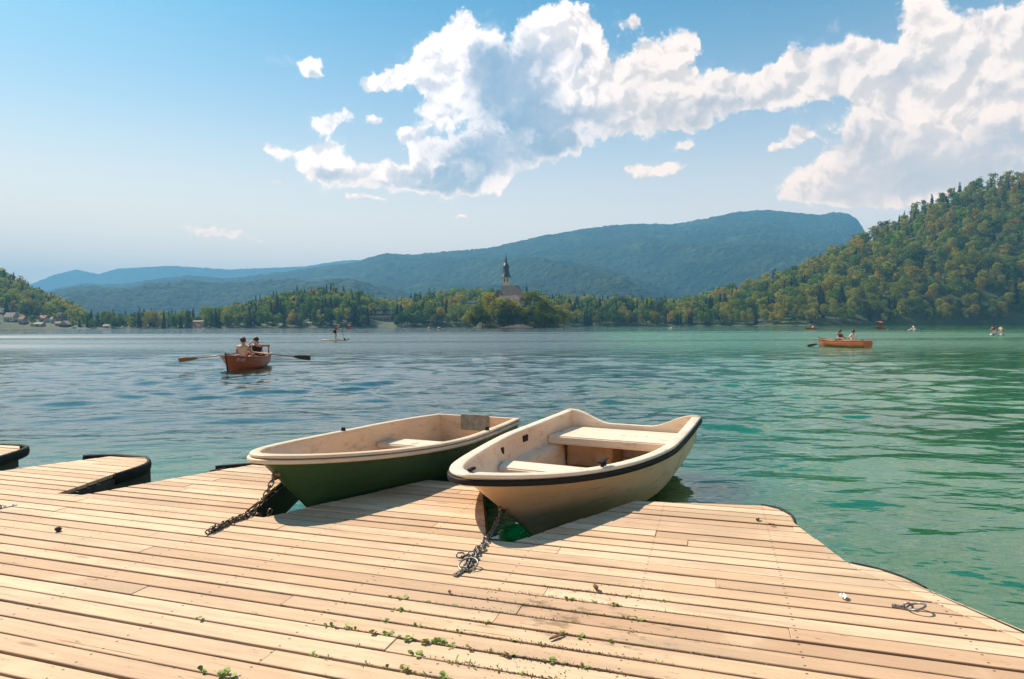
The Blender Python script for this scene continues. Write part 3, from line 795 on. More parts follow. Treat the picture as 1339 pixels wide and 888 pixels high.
eg = Matrix.Translation(boat2.location) @ Matrix.Rotation(boat2.rotation_euler.z, 4, 'Z') @ eg
# ---- mooring chains
def sag(a, b, s, n=14):
    return [a.lerp(b, i/n)-Vector((0, 0, s*4*(i/n)*(1-i/n))) for i in range(n+1)]
dz1 = DZ+.012
def wig(p, q, n=9, amp=.012):
    out = []
    for i in range(n+1):
        v = p.lerp(q, i/n); v = v+Vector((rng.uniform(-amp, amp), rng.uniform(-amp, amp), rng.uniform(0, .008))); out.append(v)
    return out
e1 = P(326, 672, dz1)
cg = obj('mooring_chain', chain([sag(eg, e1, .035)+wig(e1, P(272, 694, dz1)), sag(eg-Vector((0, 0, .10)), P(340, 673, DZ-.02), .10)[4:]+[P(325, 674, dz1)]+wig(P(322, 674, dz1), P(276, 695, dz1), 8, .018), wig(P(290, 686, dz1), P(268, 697, dz1), 5, .02)], r=.0048), M_steel, None, True)
tag(cg, 'rusty chain from the green boat lying in a heap on the planks', 'chain')
e2 = P(637, 704, dz1)
cw = obj('mooring_chain', chain([sag(ew, e2, .02)+wig(e2, P(609, 744, dz1)), wig(P(627, 716, dz1), P(606, 742, dz1), 6, .014), wig(P(614, 726, dz1), P(601, 728, dz1), 4, .008)], r=.0044), M_zinc, None, True)
tag(cw, 'grey chain from the white boat down to a ring on the planks', 'chain')
# ------------------------------------------------------------------ land and mountains
def interp(tab, x):
    if x <= tab[0][0]: return tab[0][1]
    for (a, b), (c, d) in zip(tab[:-1], tab[1:]):
        if x <= c:
            t = (x-a)/(c-a); return b+(d-b)*t
    return tab[-1][1]
SKY = [(-700, 300), (-200, 322), (-60, 345), (0, 364), (30, 380), (60, 396), (90, 410), (118, 423), (290, 423), (340, 409), (380, 397), (430, 392), (470, 399), (508, 413), (540, 406), (570, 399), (610, 395),
       (660, 400), (740, 406), (880, 409), (920, 400), (1000, 376), (1060, 352), (1110, 328), (1150, 307), (1200, 281), (1250, 260), (1300, 245), (1339, 235), (1420, 214), (1600, 190), (2100, 180)]
def hz_py(px): return 425.5-(px-669.5)*math.tan(-ROLL)
def shore(px): return lerp(655, 575, sstep(850, 1080, px))
YR = 830.
def land_h(px, y):
    s = shore(px); hr = max(2., (hz_py(px)-interp(SKY, px))/F*YR)
    t = (y-s)/(YR-s)
    if t < 0: return -3*min(1, -t*12)
    if t <= 1: return .5*min(1, t*25)+hr*t**.85
    return hr*max(0, 1-((y-YR)/420)**2)
def land_xy(x, y): return land_h(669.5+x/y*F, y)
def fbm(x, y, s, oct=4):
    v = 0; a = 1
    for o in range(oct):
        v += a*mnoise.noise(Vector((x*s, y*s, 3.7*o))); s *= 2.03; a *= .5
    return v
def grid_land(name, cols, rows, hf, m, smooth=True):
    vs = []; fs = []
    for j in rows:
        for i in cols: vs.append(hf(i, j))
    nc = len(cols)
    for j in range(len(rows)-1):
        for i in range(nc-1):
            a = j*nc+i; fs.append((a, a+1, a+nc+1, a+nc))
    o = obj(name, (vs, fs), m, None, smooth); o['kind'] = 'structure'; return o
def lin(a, b, n): return [a+(b-a)*i/(n-1) for i in range(n)]
def floor_mat():
    m, nt, b = new_mat('forest floor'); tc = nt.new('ShaderNodeTexCoord').outputs['Object']
    z = nt.xyz(tc)[2]
    n = nt.noise(tc, .03, 5, .6); n2 = nt.noise(tc, .25, 4, .6)
    c = nt.mix(nt.ss(n, .35, .65), (.030, .046, .014), (.052, .068, .020))
    c = nt.mix(nt.m('MULTIPLY', nt.ss(z, .1, .5, .8, 0), nt.ss(n, .56, .64)), c, (.12, .12, .055))
    nt.put(b.inputs['Base Color'], c); b.inputs['Roughness'].default_value = .9
    return m
def lh(px, y):
    x = (px-669.5)/F*y; return (x, y, land_h(px, y)+fbm(x, y, .02, 3)*1.2*min(1, max(0, (y-shore(px))/30)))
obj_rows = [545, 560, 570, 575, 580, 590, 605, 620, 635, 645, 650, 654, 657, 660, 668, 680]+lin(695, 1250, 60)
grid_land('terrain', lin(-420, 1760, 360), obj_rows, lh, floor_mat())
# sandy patches along the waterline come from the floor material; mountains next
def mount_mat(name, c1, c2, c3, sc_=1.0):
    m, nt, b = new_mat(name); tc = nt.new('ShaderNodeTexCoord').outputs['Object']
    a = nt.noise(tc, .0016*sc_, 5, .6); v = nt.voro(tc, .045*sc_, 'F1', 1, .5, 'Color'); d = nt.voro(tc, .045*sc_, 'F1', 1, .5, 'Distance')
    vv = nt.xyz(v)[0]
    c = nt.mix(nt.ss(a, .35, .65), c1, c2)
    c = nt.mix(nt.m('MULTIPLY', nt.ss(vv, .35, 1.0), nt.ss(nt.noise(tc, .0035*sc_, 5, .65), .35, .6)), c, c3)
    c = nt.mix(nt.ss(nt.noise(tc, .004*sc_, 6, .65), .55, .68), c, tuple(x*1.5 for x in c3))
    nz = nt.xyz(nt.new('ShaderNodeNewGeometry').outputs['Normal'])[2]
    rock = nt.m('MULTIPLY', nt.ss(nz, .40, .25), nt.ss(nt.noise(tc, .006, 5, .6), .5, .62))
    c = nt.mix(rock, c, (.26, .24, .20))
    nt.put(b.inputs['Base Color'], c); b.inputs['Roughness'].default_value = .95; b.inputs['Specular IOR Level'].default_value = .1
    v3 = nt.voro(tc, .018*sc_, 'F1', 3, .6, 'Distance')
    bump(nt, b, nt.m('SUBTRACT', nt.m('MULTIPLY', nt.noise(tc, .012*sc_, 6, .7), 2.5), nt.m('ADD', nt.m('MULTIPLY', d, .55), v3)), 16.0, 1.0)
    return m
MAINP = [(-300, 400), (-60, 392), (40, 384), (80, 374), (110, 369), (160, 370), (200, 364), (250, 358), (300, 362), (340, 357), (390, 351), (430, 345), (465, 341), (485, 334), (505, 329), (540, 331), (580, 327), (640, 322), (700, 308), (760, 298),
         (800, 292), (840, 290), (880, 291), (920, 284), (960, 275), (1000, 272), (1040, 276), (1070, 279), (1090, 275), (1108, 277), (1121, 285), (1128, 297), (1140, 318), (1180, 350), (1260, 380), (1500, 395)]
FARP = [(-400, 400), (-100, 392), (20, 378), (45, 369), (70, 359), (100, 351), (130, 357), (155, 350), (225, 346), (300, 351), (400, 347), (450, 339), (500, 338), (650, 360), (900, 400)]
def mountain(name, prof, y0, yr, y1, cols, rows, m, spur, canopy, seed):
    def hf(px, y):
        x = (px-669.5)/F*y; xr = (px-669.5)/F*yr
        H = (hz_py(px)-interp(prof, px))/F*yr+1.5
        t = (y-y0)/(yr-y0)
        if t <= 1:
            g = max(0, t)**1.2; env = 4*t*(1-t) if t > 0 else 0
            z = H*g + spur*env*(1-t)*(.34-abs(fbm(x+seed+.35*y, y*.40, .00095, 4)))*2.6*min(1, H/300)
        else:
            z = H*max(0, 1-((y-yr)/(y1-yr))**2)
        if t <= 1: z = min(z, 1.5+(H-1.5)*(y/yr)*(.99-.03*max(0, 1-t)))
        z += -canopy*.9+canopy*(mnoise.noise(Vector((x*.03, y*.03, seed)))+.7*mnoise.noise(Vector((x*.075, y*.075, seed+5))))*min(1, max(0, t*6))
        return (x, y, z-2)
    return grid_land(name, cols, rows, hf, m)
mountain('mountain', MAINP, 1500, 4200, 5600, lin(-300, 1420, 640), lin(1500, 4200, 120)+lin(4240, 5600, 14), mount_mat('mountain forest', (.008, .020, .012), (.017, .032, .014), (.040, .054, .020)), 150, 9, 3.3)
mountain('far_mountain', FARP, 5700, 7600, 9500, lin(-250, 900, 330), lin(5700, 7600, 30)+lin(7660, 9500, 6), mount_mat('far mountain forest', (.018, .03, .012), (.03, .042, .015), (.05, .055, .018)), 160, 8, 9.1)
# ------------------------------------------------------------------ trees
def leaf_mat(name, individual):
    m, nt, b = new_mat(name)
    if individual: base = nt.new('ShaderNodeObjectInfo').outputs['Color']
    else: base = nt.new('ShaderNodeAttribute', attribute_name='tint').outputs['Color']
    geo = nt.new('ShaderNodeNewGeometry')
    n = nt.noise(geo.outputs['Position'], .22, 3, .6)
    c = nt.mix(1.0, base, nt.ramp(n, [(.3, (.72, .74, .70)), (.7, (1.28, 1.22, 1.1))]), 'MULTIPLY')
    nt.put(b.inputs['Base Color'], c); b.inputs['Roughness'].default_value = .7; b.inputs['Specular IOR Level'].default_value = .12
    tr = nt.new('ShaderNodeBsdfTranslucent'); nt.put(tr.inputs[0], nt.mix(1., c, (1.35, 1.35, .6), 'MULTIPLY'))
    mx = nt.new('ShaderNodeMixShader'); mx.inputs[0].default_value = .5
    nt.l.new(b.outputs[0], mx.inputs[1]); nt.l.new(tr.outputs[0], mx.inputs[2])
    nt.l.new(mx.outputs[0], nt.n['Material Output'].inputs[0])
    return m
M_leaf = leaf_mat('tree foliage', True); M_wood_leaf = leaf_mat('forest foliage', False)
M_bark = mat('bark', (.09, .065, .045), .9, .3, 2)
nr = np.random.RandomState(11)
def quads(pos, nrm, size):
    n = len(pos)
    nrm = nrm/np.linalg.norm(nrm, axis=1, keepdims=True)
    r = nr.normal(size=(n, 3)); t = np.cross(nrm, r); t /= np.linalg.norm(t, axis=1, keepdims=True)+1e-9; u = np.cross(nrm, t)
    s = (size*nr.uniform(.6, 1.3, n))[:, None]; s2 = s*nr.uniform(.55, 1., n)[:, None]
    v = np.stack([pos-t*s-u*s2*.4, pos-u*s2, pos+t*s+u*s2*.3, pos+u*s2], 1).reshape(-1, 3)
    return v
def broadleaf(n, seed, tall=1.0):
    """unit tree: height 1, crown about .62 wide"""
    global nr; nr = np.random.RandomState(seed)
    k = nr.randint(13, 19); C = []; Rr = []
    for i in range(k):
        z = nr.uniform(.24, .90); w = .31*np.sqrt(max(.05, 1-((z-.50)/.52)**2)); a = nr.uniform(0, 6.28); q = w*np.sqrt(nr.uniform(.1, 1))*.8
        C.append((q*np.cos(a), q*np.sin(a), z)); Rr.append(nr.uniform(.085, .16))
    C.append((0, 0, .5)); Rr.append(.21); C.append((.03, 0, .75)); Rr.append(.15)
    C = np.array(C); Rr = np.array(Rr)
    idx = nr.choice(len(C), n, p=Rr**2/np.sum(Rr**2))
    d = nr.normal(size=(n, 3)); d[:, 2] += .25; d /= np.linalg.norm(d, axis=1, keepdims=True)
    pos = C[idx]+d*(Rr[idx]*nr.uniform(.72, 1.08, n))[:, None]
    pos[:, 2] = np.clip(pos[:, 2], .06, 1.0)
    return quads(pos, d+nr.normal(size=(n, 3))*.45, np.full(n, .030*math.sqrt(900/n)))
def conifer(n, seed):
    global nr; nr = np.random.RandomState(seed)
    z = 1-np.sqrt(nr.uniform(0, 1, n))*.95
    tier = np.floor(z*13); fr = z*13-tier
    w = .17*(1-z)**.85*(1.0-.38*fr)+.008
    a = nr.uniform(0, 6.28, n); lump = 1+.22*np.sin(a*5+tier*2.3)
    q = w*np.sqrt(nr.uniform(.25, 1, n))*lump
    pos = np.stack([q*np.cos(a), q*np.sin(a), z-.03*q/.17], 1)
    d = np.stack([np.cos(a), np.sin(a), np.full(n, .55)], 1)+nr.normal(size=(n, 3))*.35
    return quads(pos, d, np.full(n, .022*math.sqrt(900/n)))
def crown_mesh(name, v, m):
    me = bpy.data.meshes.new(name); n = len(v)//4
    me.vertices.add(n*4); me.vertices.foreach_set('co', v.astype(np.float32).ravel())
    me.loops.add(n*4); me.loops.foreach_set('vertex_index', np.arange(n*4, dtype=np.int32))
    me.polygons.add(n); me.polygons.foreach_set('loop_start', np.arange(0, n*4, 4, dtype=np.int32))
    me.update(calc_edges=True); me.materials.append(m); return me
BL = [crown_mesh('broadleaf_crown', broadleaf(1500, 20+i), M_leaf) for i in range(5)]
CF = [crown_mesh('conifer_crown', conifer(1300, 40+i), M_leaf) for i in range(3)]
def trunk_mesh(h, r, limbs):
    bm = bmesh.new(); rg = random.Random(int(h*100))
    def limb(a, b, ra, rb):
        d = (b-a); q = d.to_track_quat('Z', 'Y').to_matrix().to_4x4()
        bmesh.ops.create_cone(bm, cap_ends=True, segments=7, radius1=ra, radius2=rb, depth=d.length, matrix=Matrix.Translation((a+b)/2) @ q)
    limb(Vector((0, 0, -.03)), Vector((0, 0, h)), r, r*.35)
    for i in range(limbs):
        z = h*rg.uniform(.4, .9); a = rg.uniform(0, 6.28)
        limb(Vector((0, 0, z)), Vector((math.cos(a)*.2, math.sin(a)*.2, z+.18)), r*.4, r*.15)
    me = bpy.data.meshes.new('trunk'); bm.to_mesh(me); bm.free(); me.materials.append(M_bark); return me
TB, TC = trunk_mesh(.6, .022, 5), trunk_mesh(.9, .014, 0)
GREENS = [(.056, .105, .026), (.090, .150, .030), (.128, .178, .036), (.172, .200, .040), (.230, .232, .046), (.036, .070, .027)]
YELS = [(.28, .25, .036), (.38, .32, .025), (.24, .20, .042)]
DARKS = [(.014, .030, .017), (.018, .036, .018), (.022, .042, .020)]
def tree(kind, x, y, z, H, Wd, col, label, group, rg):
    nm = 'broadleaf_tree' if kind == 'b' else 'conifer_tree'
    e = empty(nm, (x, y, z-.3), label, 'tree', group, rg.uniform(0, 6.28))
    e.scale = (Wd, Wd*rg.uniform(.9, 1.1), H)
    me = rg.choice(BL if kind == 'b' else CF)
    c = bpy.data.objects.new('crown', me); COL.objects.link(c); c.parent = e; c.color = (*col, 1)
    t = bpy.data.objects.new('trunk', TB if kind == 'b' else TC); COL.objects.link(t); t.parent = e
    return e
tg = random.Random(5)
def W2(px, y): return (px-669.5)/F*y
# --- island: each tree by itself (photo pixel of its foot centre, top, width in pixels, colour, depth offset)
IY = 455.
ISL = (W2(677, IY), IY, 38., 24.)
def isl_h(x, y):
    r = math.hypot((x-ISL[0])/ISL[2], (y-ISL[1])/ISL[3])
    return -2.5+17.5*(1-sstep(.25, 1.04, r)) if r < 1.2 else -2.5
vs = []; fs = []
nx, ny = 60, 44
for j in range(ny):
    for i in range(nx):
        x = ISL[0]+lerp(-46, 46, i/(nx-1)); y = IY+lerp(-30, 30, j/(ny-1)); vs.append((x, y, isl_h(x, y)+fbm(x, y, .08, 3)*.5))
for j in range(ny-1):
    for i in range(nx-1): a = j*nx+i; fs.append((a, a+1, a+nx+1, a+nx))
M_isl = mat('island soil', (.05, .06, .022), .95, .3, .2); obj('island_ground', (vs, fs), M_isl, None, True)['kind'] = 'structure'
G_, Y_, D_ = GREENS, YELS, DARKS
isl = [('b', 614, 405, 17, G_[4], -14, 'ochre-green tree at the island\'s left tip'), ('b', 622, 398, 16, G_[3], -12, 'olive tree second from the island\'s left tip'), ('b', 631, 396, 15, G_[1], -14, 'dark green tree over the water left of the church'),
       ('b', 640, 381, 17, Y_[0], -4, 'tall ochre tree close to the left of the church'), ('b', 634, 388, 15, G_[2], 4, 'green tree behind the ochre one left of the church'), ('b', 645, 392, 11, G_[4], -14, 'slender pale tree on the waterline below the church\'s left end'),
       ('c', 629, 384, 11, D_[1], 12, 'dark conifer behind the island\'s left shoulder'), ('b', 653, 391, 18, G_[3], -16, 'olive tree below the nave over the water'), ('b', 657, 388, 15, Y_[1], -10, 'bright yellow tree below the church tower'),
       ('b', 664, 389, 17, G_[4], -13, 'round pale olive tree below the church wall'), ('b', 673, 393, 15, Y_[1], -12, 'second bright yellow tree, below the pavilion roof'), ('b', 681, 399, 17, G_[4], -17, 'round tan-green tree on the shore below the nave\'s right end'),
       ('b', 690, 380, 14, G_[3], -4, 'tall tree just right of the nave, yellow-tinged'), ('c', 689, 371, 9, D_[2], 10, 'dark conifer topping the trees right of the church'), ('b', 699, 379, 17, G_[2], -4, 'tall green tree right of the church'), ('b', 695, 398, 15, G_[2], -14, 'green tree low on the shore right of the pavilion'),
       ('b', 709, 388, 18, G_[4], -8, 'olive tree halfway down the island\'s right slope'), ('b', 719, 394, 18, G_[4], -8, 'pale tree on the island\'s right slope'), ('b', 729, 398, 18, G_[4], -8, 'broad olive tree near the island\'s right end'), ('b', 737, 404, 16, G_[4], -6, 'pale olive tree at the island\'s right tip'),
       ('b', 705, 404, 16, G_[3], -17, 'green tree on the waterline at the island\'s right foot'), ('b', 716, 408, 16, G_[2], -17, 'green tree on the waterline near the island\'s right end'), ('b', 726, 410, 15, G_[1], -17, 'low green tree on the waterline by the right tip'),
       ('b', 622, 412, 14, G_[0], -18, 'low dark tree on the waterline at the left foot'), ('b', 637, 410, 15, G_[5], -19, 'low blackish-green tree over the water at the left'), ('b', 668, 410, 15, G_[5], -19, 'dark bush-like tree on the shore below the yellow trees'),
       ('b', 656, 411, 12, G_[1], -19, 'green tree right at the water below the tower'), ('b', 690, 411, 13, G_[2], -19, 'low green tree at the water below the right wall'), ('b', 695, 420, 9, Y_[2], -24, 'small rusty bush at the landing')]
for k, px, top, wd, col, dy, lab in isl:
    y = IY+dy; x = W2(px, y); zt = at(px, top, y).z; z = max(.0, isl_h(x, y))
    tree(k, x, y, z, max(4, zt-z+.3), 1.22*wd/F*y/.62 if k == 'b' else wd/F*y/.34, col, lab, 'trees on the island', tg)
# --- mainland: scatter, largest ones in the picture are trees of their own, the rest is one wood
spots = []
def try_add(px, y, kind, H, Wd, col, spc):
    x = W2(px, y)
    for (a, b, s2) in buckets.get((int(x//14), int(y//14)), []):
        if (a-x)**2+(b-y)**2 < (spc+s2)**2/4: return False
    for i in (-1, 0, 1):
        for j in (-1, 0, 1): buckets.setdefault((int(x//14)+i, int(y//14)+j), []).append((x, y, spc))
    spots.append((px, x, y, land_h(px, y), kind, H, Wd, col)); return True
buckets = {}
CLEAR = [(-4, 36, 654, 690), (44, 90, 654, 680), (70, 84, 690, 730), (124, 148, 650, 668), (247, 266, 650, 690), (481, 518, 650, 712), (606, 628, 690, 748)]
def region(px0, px1, d0, d1, n, pc, Hr, spc, cols):
    for _ in range(n):
        px = tg.uniform(px0, px1); s = shore(px); t = tg.random(); y = s+lerp(d0, d1, t)
        if any(a <= px <= b and c <= y <= d for a, b, c, d in CLEAR): continue
        kf = mnoise.noise(Vector((px*.02, y*.02, 1.3)))
        kind = 'c' if tg.random() < pc+.35*kf else 'b'
        H = tg.uniform(*Hr)*(1.12 if kind == 'c' else 1); Wd = H*tg.uniform(.85, 1.2)
        if kind == 'c': col = tg.choice(DARKS)
        else:
            q = tg.random()+.25*mnoise.noise(Vector((px*.03, y*.03, 8)))
            col = cols[min(len(cols)-1, max(0, int(q*len(cols))))]
        try_add(px, y, kind, H, Wd, col, spc*(.7 if kind == 'c' else 1))
MIX = [GREENS[5], GREENS[0], GREENS[1], GREENS[1], GREENS[2], GREENS[2], GREENS[3], GREENS[4], YELS[2]]
MIX2 = [GREENS[0], GREENS[1], GREENS[2], GREENS[2], GREENS[3], GREENS[3], GREENS[4], GREENS[4], YELS[2], YELS[0]]
region(740, 1420, 2, 16, 700, .05, (11, 17), 6.5, MIX2)
region(870, 1480, 12, 262, 7000, .05, (11, 23), 8.6, MIX2)
region(268, 960, 2, 18, 900, .10, (12, 20), 6.5, MIX)
region(268, 960, 16, 180, 2600, .30, (17, 24), 8.0, MIX)
region(112, 268, 2, 60, 500, .30, (10, 20), 7.0, MIX)
region(-90, 112, 3, 40, 200, .25, (7, 12), 7.5, MIX)
region(-120, 110, 30, 200, 1500, .18, (14, 20), 8.0, MIX2)
vis = []
for s in spots:
    px, x, y, z, kind, H, Wd, col = s
    occl = 0
    vis.append((H*Wd/y/y*(1.0 if y-shore(px) < 40 else .55), s))
vis.sort(key=lambda a: -a[0])
def zone(px):
    return ('at the foot of the right-hand hill' if px > 900 else 'on the far shore right of the island' if px > 745 else 'on the far shore behind the island' if px > 600
            else 'between the island and the pale mansion' if px > 516 else 'on the far shore left of the pale mansion' if px > 268 else 'on the flat shore by the boathouse' if px > 112 else 'among the houses under the left-hand hill')
def tone(kind, col):
    if kind == 'c': return 'dark spire-shaped conifer'
    if col in YELS: return 'ochre-tinged broadleaf tree'
    return {0: 'dark green broadleaf tree', 1: 'mid green broadleaf tree', 2: 'mid green broadleaf tree', 3: 'olive broadleaf tree', 4: 'pale olive broadleaf tree', 5: 'blackish-green broadleaf tree'}[GREENS.index(col)]
nb = nc_ = 0; rest = []
for _, s in vis:
    px, x, y, z, kind, H, Wd, col = s
    inframe = -30 < px < 1370
    if inframe and ((kind == 'b' and nb < 262) or (kind == 'c' and nc_ < 150)):
        if kind == 'b': nb += 1
        else: nc_ += 1
        lab = f'{tone(kind, col)} {zone(px)}'
        tree(kind, x, y, z, H, Wd*.95, col, lab, lab.replace('tree', 'trees', 1) if 'tree' in lab else lab.replace('conifer', 'conifers', 1), tg)
    else: rest.append(s)
print('trees', len(spots), nb, nc_, len(rest))
def forest(name, items, nq, label):
    prot = [broadleaf(nq, 70+i) for i in range(6)]; pcon = [conifer(nq, 90+i) for i in range(4)]
    V = []; Cc = []
    rs = np.random.RandomState(2)
    for (px, x, y, z, kind, H, Wd, col) in items:
        p = (prot if kind == 'b' else pcon)[rs.randint(6 if kind == 'b' else 4)]
        a = rs.uniform(0, 6.28); ca, sa = math.cos(a), math.sin(a)
        v = np.stack([(p[:, 0]*ca-p[:, 1]*sa)*Wd+x, (p[:, 0]*sa+p[:, 1]*ca)*Wd+y, p[:, 2]*H+z-.3], 1)
        V.append(v); Cc.append(np.tile(np.array([*[c*rs.uniform(.85, 1.15) for c in col], 1]), (len(v), 1)))
    V = np.concatenate(V); Cc = np.concatenate(Cc)
    me = crown_mesh(name, V, M_wood_leaf)
    ca_ = me.color_attributes.new('tint', 'FLOAT_COLOR', 'POINT'); ca_.data.foreach_set('color', Cc.astype(np.float32).ravel())
    o = bpy.data.objects.new(name, me); COL.objects.link(o)
    return tag(o, label, 'forest', None, 'stuff')
forest('forest', rest, 420, 'mixed autumn-tinged forest covering the hills behind the shore')
# ------------------------------------------------------------------ buildings
M_plaster = mat('cream plaster', (.50, .45, .36), .85, .1, .3, stain=(.35, .3, .24), stain_amt=.3, stain_scale=.3)
M_cream = mat('pale yellow plaster', (.55, .47, .28), .85, .1, .3)
M_tan = mat('tan plaster', (.46, .33, .20), .85, .12, .4)
M_white2 = mat('white render', (.52, .49, .43), .8, .08, .4)
M_roofdk = mat('brown-grey roof tiles', (.13, .10, .085), .8, .25, .6)
M_roofpk = mat('pinkish roof tiles', (.27, .19, .15), .8, .2, .6)
M_rooftan = mat('pale weathered roof', (.30, .24, .18), .8, .2, .6)
M_roofred = mat('red roof tiles', (.36, .13, .07), .8, .2, .6)
M_copper = mat('dark patinated copper', (.018, .040, .042), .5, .3, .5)
M_glassdk = mat('dark window glass', (.03, .04, .05), .2, .2, 1)
M_timber = mat('dark stained timber', (.06, .04, .03), .8, .3, .6)
M_stone = mat('pale landing stone', (.42, .33, .26), .85, .2, .5)
def lathe(prof, seg=8, ph=math.pi/8):
    bm = bmesh.new(); rows = [[bm.verts.new((r*math.cos(ph+2*math.pi*i/seg), r*math.sin(ph+2*math.pi*i/seg), z)) for i in range(seg)] for r, z in prof]
    for a, b in zip(rows[:-1], rows[1:]):
        for i in range(seg): bm.faces.new((a[i], a[(i+1) % seg], b[(i+1) % seg], b[i]))
    bm.faces.new(rows[0][::-1]); bm.faces.new(rows[-1]); return bm
def gable(bm, x0, x1, y0, y1, z0, z1, hip0=0, hip1=0, ov=.4):
    """roof with its ridge along x"""
    x0 -= ov; x1 += ov; y0 -= ov; y1 += ov; ym = (y0+y1)/2
    v = [bm.verts.new(c) for c in ((x0, y0, z0), (x1, y0, z0), (x1, y1, z0), (x0, y1, z0), (x0+hip0, ym, z1), (x1-hip1, ym, z1))]
    for f in ((0, 1, 5, 4), (2, 3, 4, 5), (1, 2, 5), (3, 0, 4), (3, 2, 1, 0)): bm.faces.new([v[i] for i in f])
def house(px, y, w, d, h, rh, wall, roof, label, nwin=3, floors=1, axis=0, name='house', rz=.0, hip=0, z=None, door=True):
    x = W2(px, y); z = land_h(px, y)-.3 if z is None else z
    e = empty(name, (x, y, z), label, 'house' if name == 'house' else name.replace('_', ' '), None, rz)
    bm = bmesh.new(); box_bm(bm, -w/2, w/2, 0, d, 0, h)
    obj('wall', bm, wall, e)
    bm = bmesh.new()
    if axis == 0: gable(bm, -w/2, w/2, 0, d, h+.01, h+rh, hip, hip)
    else:
        gable(bm, -d/2, d/2, -w/2, w/2, h+.01, h+rh, hip, hip)
        for v in bm.verts: v.co = Vector((-v.co.y, v.co.x+d/2, v.co.z))
        # close the wall up to the gable
        g = bmesh.new(); vs = [g.verts.new(c) for c in ((-w/2, -.02, h), (w/2, -.02, h), (0, -.02, h+rh*.93))]; g.faces.new(vs)
        obj('gable_wall', g, wall, e)
    obj('roof', bm, roof, e)
    for f in range(floors):
        for i in range(nwin):
            wx = lerp(-w/2, w/2, (i+.75)/(nwin+.5)); zz = h*(f+.35)/floors
            bm = bmesh.new(); box_bm(bm, wx-w*.055-.15, wx+w*.055+.15, -.06, .04, zz, zz+h/floors*.42); obj('window', bm, M_glassdk, e)
    if door:
        bm = bmesh.new(); box_bm(bm, -w*.06-.3, w*.06+.3, -.08, .04, 0, min(2.1, h*.8)); obj('door', bm, M_timber, e)
    return e
# church on the island
cy = IY+2; k_ = cy/F
cx = W2(662, cy)
def zc(py): return at(662, py, cy).z
ch = empty('church', (cx, cy, 0), 'island church with dark pointed spire and brown roof', 'church')
zb = isl_h(cx, cy)-1
bm = bmesh.new(); box_bm(bm, -2.6, 2.6, 6.4, 11.6, zb, zc(361.5)); obj('tower', bm, M_plaster, ch)
zt = zc(361.5); px1 = lambda p: zc(p)
bm = lathe([(3.9, zt), (3.75, zt+.5), (3.1, px1(358)), (2.55, px1(355)), (2.15, px1(351)), (2.0, px1(349.4)), (2.35, px1(348.6)), (2.2, px1(346)), (1.75, px1(344.5)), (1.05, px1(342.5)), (.85, px1(339)), (.5, px1(335.5)), (.16, px1(333)), (.05, px1(330.5))])
bmesh.ops.translate(bm, verts=bm.verts[:], vec=(0, 9, 0))
sp_ = obj('spire', bm, M_copper, ch)
bm = bmesh.new(); box_bm(bm, -.06, .06, -.06, .06, px1(331), px1(328)); box_bm(bm, -.4, .4, -.05, .05, px1(329.4), px1(329.0)); bmesh.ops.translate(bm, verts=bm.verts[:], vec=(0, 9, 0)); obj('cross', bm, M_copper, sp_)
for sx in (-1.15, 1.15):
    bm = bmesh.new(); box_bm(bm, sx-.5, sx+.5, 6.32, 6.5, px1(368), px1(363.2)); obj('bell_opening', bm, M_glassdk, ch)
bm = bmesh.new(); box_bm(bm, -2.85, 2.85, 6.15, 11.85, zt-.5, zt-.02); obj('cornice', bm, M_plaster, ch)
xl, xr = W2(653, cy)-cx, W2(685.5, cy)-cx
bm = bmesh.new(); box_bm(bm, xl+.2, xr-.3, -4.5, 6.3, zb, px1(386.5)); obj('nave_wall', bm, M_plaster, ch)
bm = bmesh.new(); gable(bm, xl, xr, -4.5, 6.3, px1(386.6), px1(373.2), 2.5, 4.6, .5); obj('nave_roof', bm, M_roofdk, ch)
bm = bmesh.new(); bx0 = W2(645, cy)-cx
box_bm(bm, bx0, xl+.1, -2.5, 5, zb, px1(389.5)); obj('side_chapel_wall', bm, M_plaster, ch)
bm = bmesh.new(); v = [bm.verts.new(c) for c in ((bx0-.5, -3.0, px1(389.6)), (xl+.3, -3.0, px1(379)), (xl+.3, 5.5, px1(379)), (bx0-.5, 5.5, px1(389.6)), (bx0-.5, -3.0, px1(390.2)), (xl+.3, -3.0, px1(390.2)), (xl+.3, 5.5, px1(390.2)), (bx0-.5, 5.5, px1(390.2)))]
for f in ((0, 1, 2, 3), (7, 6, 5, 4), (0, 4, 5, 1), (1, 5, 6, 2), (2, 6, 7, 3), (3, 7, 4, 0)): bm.faces.new([v[i] for i in f])
obj('side_chapel_roof', bm, M_roofdk, ch)
for wp in (672, 677, 682):
    wx = W2(wp, cy)-cx; bm = bmesh.new(); box_bm(bm, wx-.5, wx+.5, -4.58, -4.4, px1(393), px1(388.6)); obj('window', bm, M_glassdk, ch)
pv = empty('pavilion', (W2(673.5, cy-12), cy-12, 0), 'small pavilion with pinkish hipped roof in front of the church', 'pavilion')
bm = bmesh.new(); box_bm(bm, -3.0, 3.0, 0, 5, isl_h(W2(673.5, cy-12), cy-6)-1, px1(393)); obj('wall', bm, M_plaster, pv)
bm = bmesh.new(); gable(bm, -3.2, 3.2, 0, 5, px1(393.1), px1(386.6), 2.9, 2.9, .6); obj('roof', bm, M_roofpk, pv)
bm = bmesh.new(); box_bm(bm, 1.0, 2.0, -.08, .05, px1(398), px1(394.4)); obj('window', bm, M_glassdk, pv)
